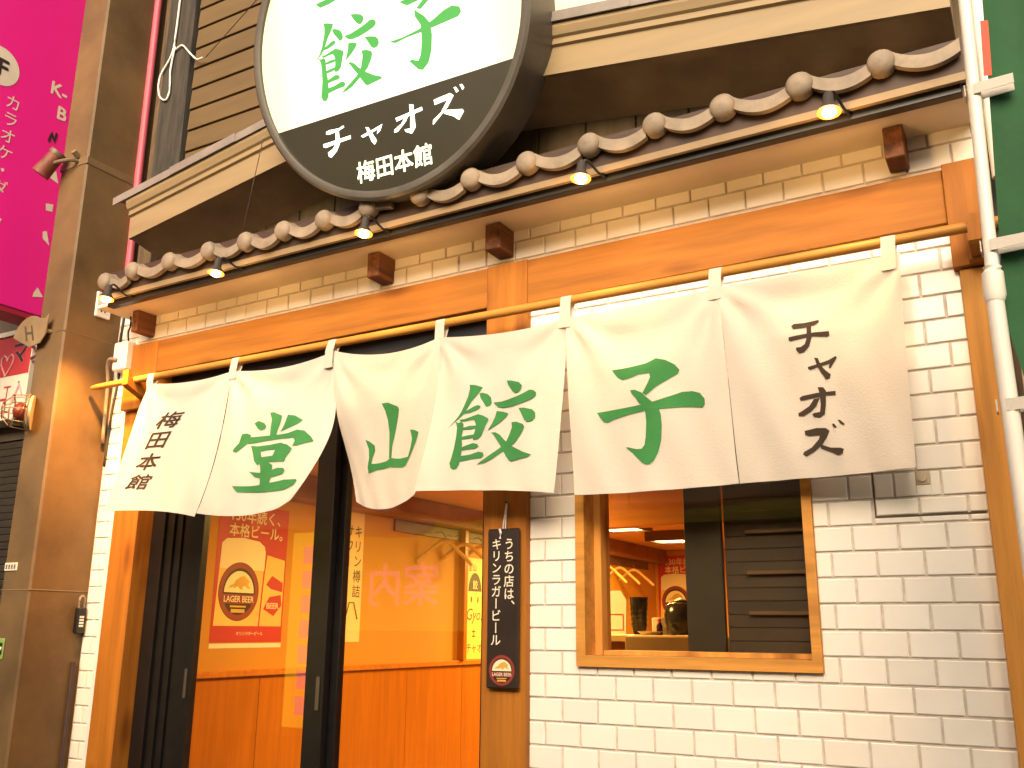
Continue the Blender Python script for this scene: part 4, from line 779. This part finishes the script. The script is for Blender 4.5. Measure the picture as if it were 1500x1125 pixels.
# ================================================================== INTERIOR
def struct(name, bm, m): return props(obj(name, bm, m), kind='structure')
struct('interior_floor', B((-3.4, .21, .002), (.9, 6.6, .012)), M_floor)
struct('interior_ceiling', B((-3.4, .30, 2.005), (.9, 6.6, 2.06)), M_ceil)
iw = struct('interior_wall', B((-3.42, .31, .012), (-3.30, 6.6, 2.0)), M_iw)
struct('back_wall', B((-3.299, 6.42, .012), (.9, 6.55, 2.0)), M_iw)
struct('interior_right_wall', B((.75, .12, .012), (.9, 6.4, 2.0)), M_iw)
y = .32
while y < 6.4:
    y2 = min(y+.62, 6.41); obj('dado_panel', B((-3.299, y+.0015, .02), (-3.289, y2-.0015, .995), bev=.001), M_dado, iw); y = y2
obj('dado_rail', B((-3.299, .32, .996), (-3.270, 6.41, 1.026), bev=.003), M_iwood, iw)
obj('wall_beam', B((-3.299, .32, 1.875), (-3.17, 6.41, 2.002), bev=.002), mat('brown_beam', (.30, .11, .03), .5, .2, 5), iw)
obj('pilaster', B((-3.299, 2.75, 1.027), (-3.25, 2.79, 1.874), bev=.002), M_dado, iw)
obj('coat_rail', B((-3.299, 2.0, 1.80), (-3.285, 6.2, 1.874), bev=.002), mat('dark_coat_rail', (.16, .06, .02), .5, .2, 5), iw)
o = obj('header_beam', B((-1.95, 1.5, 1.70), (.75, 1.58, 2.004), bev=.002), M_iwood); props(o, 'wide orange timber header seen at the top of the small window', 'beam')
# posters
def poster(f, a, b0, wd, ht, label, loc):
    t = thing('beer_poster', loc, label, 'poster', 'lager beer posters')
    g = lambda d: (lambda x, y, c=0: f(a+x*wd, b0+y*ht, d+c))
    flat(polys(NB(), [rectp(0, 0, 1, 1)], g(.001)), M_red, 'sheet', t)
    flat(polys(NB(), [[(.03, .115), (.06, .70), (.12, .735), (.35, .75), (.58, .735), (.66, .70), (.68, .66), (.64, .115)]], g(.0016)), M_beer, 'beer_glass_print', t)
    flat(polys(NB(), [[(.052, .52), (.06, .70), (.12, .735), (.35, .75), (.58, .735), (.66, .70), (.68, .66), (.675, .52)]], g(.0020)), M_foam, 'foam_print', t)
    flat(polys(NB(), [[(.66, .115), (.69, .50), (.71, .64), (.98, .61), (.98, .115)]], g(.0013)), M_beer, 'second_glass_print', t)
    flat(polys(NB(), [[(.72, .42), (.80, .49), (.97, .44), (.97, .37), (.80, .39)], [(.70, .24), (.78, .33), (.95, .35), (.97, .27), (.86, .19)]], g(.0018)), M_red, 'second_glass_label', t)
    flat(text(NB(), 'BEER', (lambda x, y, c=0: g(.0024)(x, y*.72, c)), .74, .34, .085, .01), M_foam, parent=t)
    k = wd/ht
    bb = NB(); text(bb, '130年続く、', lambda x, y, c=0: g(.0022)(x, y*k, c), .14, .875/k, .150, .016); text(bb, '本格ビール。', lambda x, y, c=0: g(.0022)(x, y*k, c), .14, .765/k, .145, .016)
    text(bb, 'キリンラガービール', lambda x, y, c=0: g(.0022)(x, y*k, c), .34, .05/k, .042, .014); flat(bb, M_foam, parent=t)
    flat(polys(NB(), [rectp(0, -.04, 1, -.008)], g(.0012)), M_offw, 'lower_margin', t)
    emblem(lambda x, y, c=0: f(x, y, c), a+.34*wd, b0+.36*ht, .26*wd*1.12, t, .0026, .95)
    return t
poster(lambda a, b, c=0: Vector((-3.30+c, a, b)), .600, 1.155, .480, .665, 'red lager poster on the cream wall seen through the left door leaf', (-3.3, .84, 1.155))
poster(lambda a, b, c=0: Vector((a, 6.42-c, b)), -3.27, 1.25, .52, .70, 'red lager poster on the far back wall seen through the window', (-3.0, 6.42, 1.25))
gp = thing('gyoza_poster', (-3.3, 2.95, .97), 'yellow gyoza poster with black dome emblem next to coat hangers', 'poster')
f = fx(-3.298)
flat(polys(NB(), [rectp(2.80, 1.03, 3.13, 1.70)], fx(-3.2985)), mat('yellow_print', (.85, .60, .14), .5, .05, 3), 'sheet', gp)
b = NB(); text(b, '堂山', f, 2.87, 1.615, .055, .01); text(b, 'Gyoza', f, 2.845, 1.285, .11, .0, slant=.25); text(b, 'チャオズ', f, 2.855, 1.075, .07, .004)
disc(b, f, .010, 12, cx=2.915, cy=1.42, ry=.022); disc(b, f, .010, 12, cx=3.00, cy=1.42, ry=.022); polys(b, [rectp(2.93, 1.175, 2.975, 1.182), rectp(2.93, 1.205, 2.975, 1.212), rectp(2.95, 1.17, 2.956, 1.225)], None)
for v in b.verts:
    if v.co.x > 0: v.co = f(v.co.x, v.co.y)
flat(b, M_ink, parent=gp)
flat(disc(NB(), f, .085, 24, 0, 0, math.pi, 2.96, 1.475, .125), M_ink, 'dome_print', gp)
flat(text(NB(), '餃', fx(-3.2965), 2.928, 1.495, .065, .01), M_foam, parent=gp)
sp = thing('drink_strip', (-3.3, 1.57, 1.16), 'narrow pale paper strip with vertical dark katakana behind the door', 'paper strip')
flat(polys(NB(), [rectp(1.53, 1.15, 1.715, 1.90)], fx(-3.2985)), mat('pale_paper', (.86, .60, .30), .6, .05, 3), 'sheet', sp)
b = text(NB(), 'キリン樽詰', fx(-3.2975), 1.665, 1.765, .075, .006, True, 1.12); text(b, 'サワー', fx(-3.2975), 1.588, 1.765, .075, .006, True, 1.12); flat(b, M_ink, parent=sp)
b = NB(); tube(b, [(-3.297, 1.580, 1.275), (-3.297, 1.61, 1.365), (-3.297, 1.65, 1.365), (-3.297, 1.685, 1.275)], .004, 5); obj('mountain_mark', b, M_ink, sp)
# coat hangers
M_hang = wood('pale_hanger_wood', (.70, .40, .14), 0, .4, .1, False)
hl = ['wooden coat hanger nearest the door on the dark rail', 'wooden coat hanger between two others on the dark rail', 'wooden coat hanger beside the yellow gyoza poster', 'wooden coat hanger first from left seen through the window', 'wooden coat hanger in the middle of the row seen through window', 'wooden coat hanger farthest right in the row seen through window']
for i, (y, ang) in enumerate(((2.42, 30), (2.66, 38), (2.88, 42), (4.98, 35), (5.27, 40), (5.60, 45))):
    c = Vector((-3.20, y, 1.765)); t = thing('coat_hanger', c, hl[i], 'hanger', 'coat hangers on the wall rail')
    d = Vector((math.sin(math.radians(ang)), math.cos(math.radians(ang)), 0))
    b = NB()
    tube(b, smoothpath([c-d*.20+Vector((0, 0, -.135)), c-d*.12+Vector((0, 0, -.07)), c+Vector((0, 0, .005)), c+d*.12+Vector((0, 0, -.07)), c+d*.20+Vector((0, 0, -.135))], 4), .013, 8); obj('shoulder_bar', b, M_hang, t, smooth=True)
    obj('hook', T(smoothpath([c, c+Vector((0, 0, .04)), c+Vector((-.03, 0, .065)), c+Vector((-.075, 0, .06))], 4), .003, 6), M_pull, t)
# ceiling lights; the last two are unseen, added to light the door side
cl_l = ['square brown framed ceiling light nearer the small window', 'square brown framed ceiling light farther inside the restaurant', 'unseen square ceiling light added just inside the sliding door', 'unseen square ceiling light added over the middle of the dining room']
for i, (x, y) in enumerate(((-2.50, 3.68), (-2.50, 4.72), (-2.15, 1.15), (-1.75, 2.45))):
    t = thing('ceiling_light', (x, y, 1.93), cl_l[i], 'ceiling light', 'square ceiling lights')
    b = NB(); s = .17
    for lo, hi in (((-s, -s), (s, -s+.03)), ((-s, s-.03), (s, s)), ((-s, -s+.0301), (-s+.03, s-.0301)), ((s-.03, -s+.0301), (s, s-.0301))): box(b, (x+lo[0], y+lo[1], 1.925), (x+hi[0], y+hi[1], 2.004))
    obj('frame', b, mat('lamp_frame', (.10, .04, .015), .5, .1, 5), t)
    obj('diffuser', B((x-s+.031, y-s+.031, 1.935), (x+s-.031, y+s-.031, 1.99)), M_inlamp, t)
    ld = bpy.data.lights.new('ceiling_area', 'AREA'); ld.energy = (0, 0, 21, 13)[i] or 40; ld.color = (1, .61, .15); ld.size = .28
    lo = bpy.data.objects.new('ceiling_area_light', ld); COL.objects.link(lo); lo.parent = t; lo.location = (0, 0, -.012)
# counter and the things on it
ct = thing('counter', (-1.3, 1.6, 0), 'orange wooden counter inside the window carrying bowls and menus', 'counter')
obj('counter_top', B((-1.95, 1.38, 1.175), (-.6, 1.95, 1.205), bev=.003), mat('counter_wood', (.66, .42, .17), .35, .12, 4, stretch=(1, 8, 8)), ct)
obj('counter_front', B((-1.95, 1.42, .012), (-.6, 1.46, 1.174)), M_dado, ct)
obj('counter_shelf', B((-1.50, 1.30, 1.10), (-1.0, 1.379, 1.20), bev=.003), mat('shelf_box', (.42, .26, .10), .5, .15, 5), ct)
ms = thing('menu_stand', (-1.62, 1.5, 1.206), 'white menu card with red frame standing at the left of the counter', 'menu')
b = NB(); prism(b, [(-1.70, 1.206), (-1.578, 1.206), (-1.572, 1.36), (-1.60, 1.405), (-1.70, 1.405)], lambda a, z: Vector((a, 1.50, z)), lambda a, z: Vector((a, 1.508, z))); obj('card', b, M_white, ms)
b = NB()
for r in (rectp(-1.66, 1.225, -1.59, 1.229), rectp(-1.66, 1.295, -1.59, 1.299), rectp(-1.663, 1.225, -1.659, 1.299), rectp(-1.592, 1.225, -1.588, 1.299)): polys(b, [r], None)
for v in b.verts: v.co = fy(1.4985)(v.co.x, v.co.y)
flat(b, M_red, 'red_frame', ms)
bs_ = thing('bowl_stack', (-1.535, 1.55, 1.206), 'stack of dark bowls standing next to the white menu card', 'bowls')
for k in range(6):
    z = 1.206+k*.024
    obj('bowl', T([(-1.535, 1.56, z), (-1.535, 1.56, z+.012), (-1.535, 1.56, z+.05)], [.025, .030+.002*k, .040+.001*k], 18), mat('dark_ceramic', (.025, .022, .018), .2, .2, 8), bs_, smooth=35.)
pt = thing('dark_pot', (-1.35, 1.6, 1.206), 'round black cooking pot on the counter beside the dark panel in the window', 'pot')
obj('body', T([(-1.345, 1.6, 1.206), (-1.345, 1.6, 1.215), (-1.345, 1.6, 1.26), (-1.345, 1.6, 1.30), (-1.345, 1.6, 1.335), (-1.345, 1.6, 1.35)], [.045, .062, .078, .078, .066, .05], 24), mat('dark_ceramic', (.025, .022, .018)), pt, smooth=True)
obj('lid', T([(-1.345, 1.6, 1.345), (-1.345, 1.6, 1.36), (-1.345, 1.6, 1.372)], [.052, .03, .006], 20), M_black, pt, smooth=True)
wx = obj('paper_napkin_box', B((-1.512, 1.66, 1.206), (-1.425, 1.74, 1.285), bev=.004), M_offw); props(wx, 'pale napkin box standing behind the small plate on the counter', 'box')
bt = thing('sauce_bottle', (-1.40, 1.50, 1.206), 'little dark sauce bottle with red cap in front of the pot', 'bottle')
obj('body', T([(-1.405, 1.48, 1.206), (-1.405, 1.48, 1.245), (-1.405, 1.48, 1.26)], [.014, .014, .007], 14), mat('soy_glass', (.04, .012, .006), .15, .1, 5), bt, smooth=35.); obj('cap', T([(-1.405, 1.48, 1.26), (-1.405, 1.48, 1.276)], .008, 12), M_red, bt, smooth=35.)
pl = obj('small_plate', T([(-1.44, 1.45, 1.206), (-1.44, 1.45, 1.212), (-1.44, 1.45, 1.222)], [.03, .045, .056], 24), M_white, smooth=35.); props(pl, 'small white plate in front of the black pot', 'plate')

# ================================================================== ACROSS THE STREET (seen only as reflections)
op = thing('opposite_building', (-4, -6, 0), 'shuttered building across the street mirrored in the glass', 'building')
obj('wall', B((-11, -6.4, 0), (4, -6.0, 3.6)), mat('opposite_wall', (.22, .17, .12), .8, .2, 2), op)
obj('roller_shutter', B((-4.6, -5.995, 0), (3.5, -5.95, 2.3)), mat('opposite_shutter', (.14, .10, .07), .5, .2, 3), op)
obj('awning', B((-3.8, -5.99, 2.24), (3.4, -5.42, 2.40), bev=.01), emis('lit_olive_awning', (.55, .45, .06), .16), op)  # light on the awning put in as a faint glow of its own
for k in range(14):
    b = NB(); x = -3.5+k*.30
    disc(b, lambda a, e, c=0: Vector((x+a, -5.41, 2.50+e)), .13, 16, .085, math.pi, 2*math.pi); prism(b, [(x-.13, 2.50), (x+.13, 2.50), (x+.13, 2.52), (x-.13, 2.52)], lambda a, e: Vector((a, -5.41, e)), lambda a, e: Vector((a, -5.7, e)))
    obj('awning_tile', b, M_kawara, op)
ys = thing('yellow_sign', (-6.0, -5.4, 1.2), 'yellow lit signboard with pink kanji mirrored in the door glass', 'sign')
obj('board', B((-7.1, -5.55, 1.2), (-4.9, -5.42, 2.35), bev=.005), M_ysign, ys)
b = NB(); text(b, '案内', lambda a, e, c=0: Vector((-a, -5.41+c, e)), 5.42, 1.50, .48, .012); flat(b, M_psign, parent=ys)
vs_ = thing('vertical_yellow_sign', (-7.25, -5.3, .3), 'tall narrow yellow lit sign mirrored in the left door leaf', 'sign')
obj('board', B((-7.40, -5.5, .17), (-6.95+.0, -5.40, 2.28), bev=.005), M_vsign, vs_)
b = NB()
for k in range(7): polys(b, [rectp(-7.22+.0, .30+k*.27, -7.08, .50+k*.27)], None)
for v in b.verts: v.co = Vector((v.co.x, -5.39, v.co.y))
flat(b, M_psign, 'pink_marks', vs_)

bpy.data.objects.remove(FO)
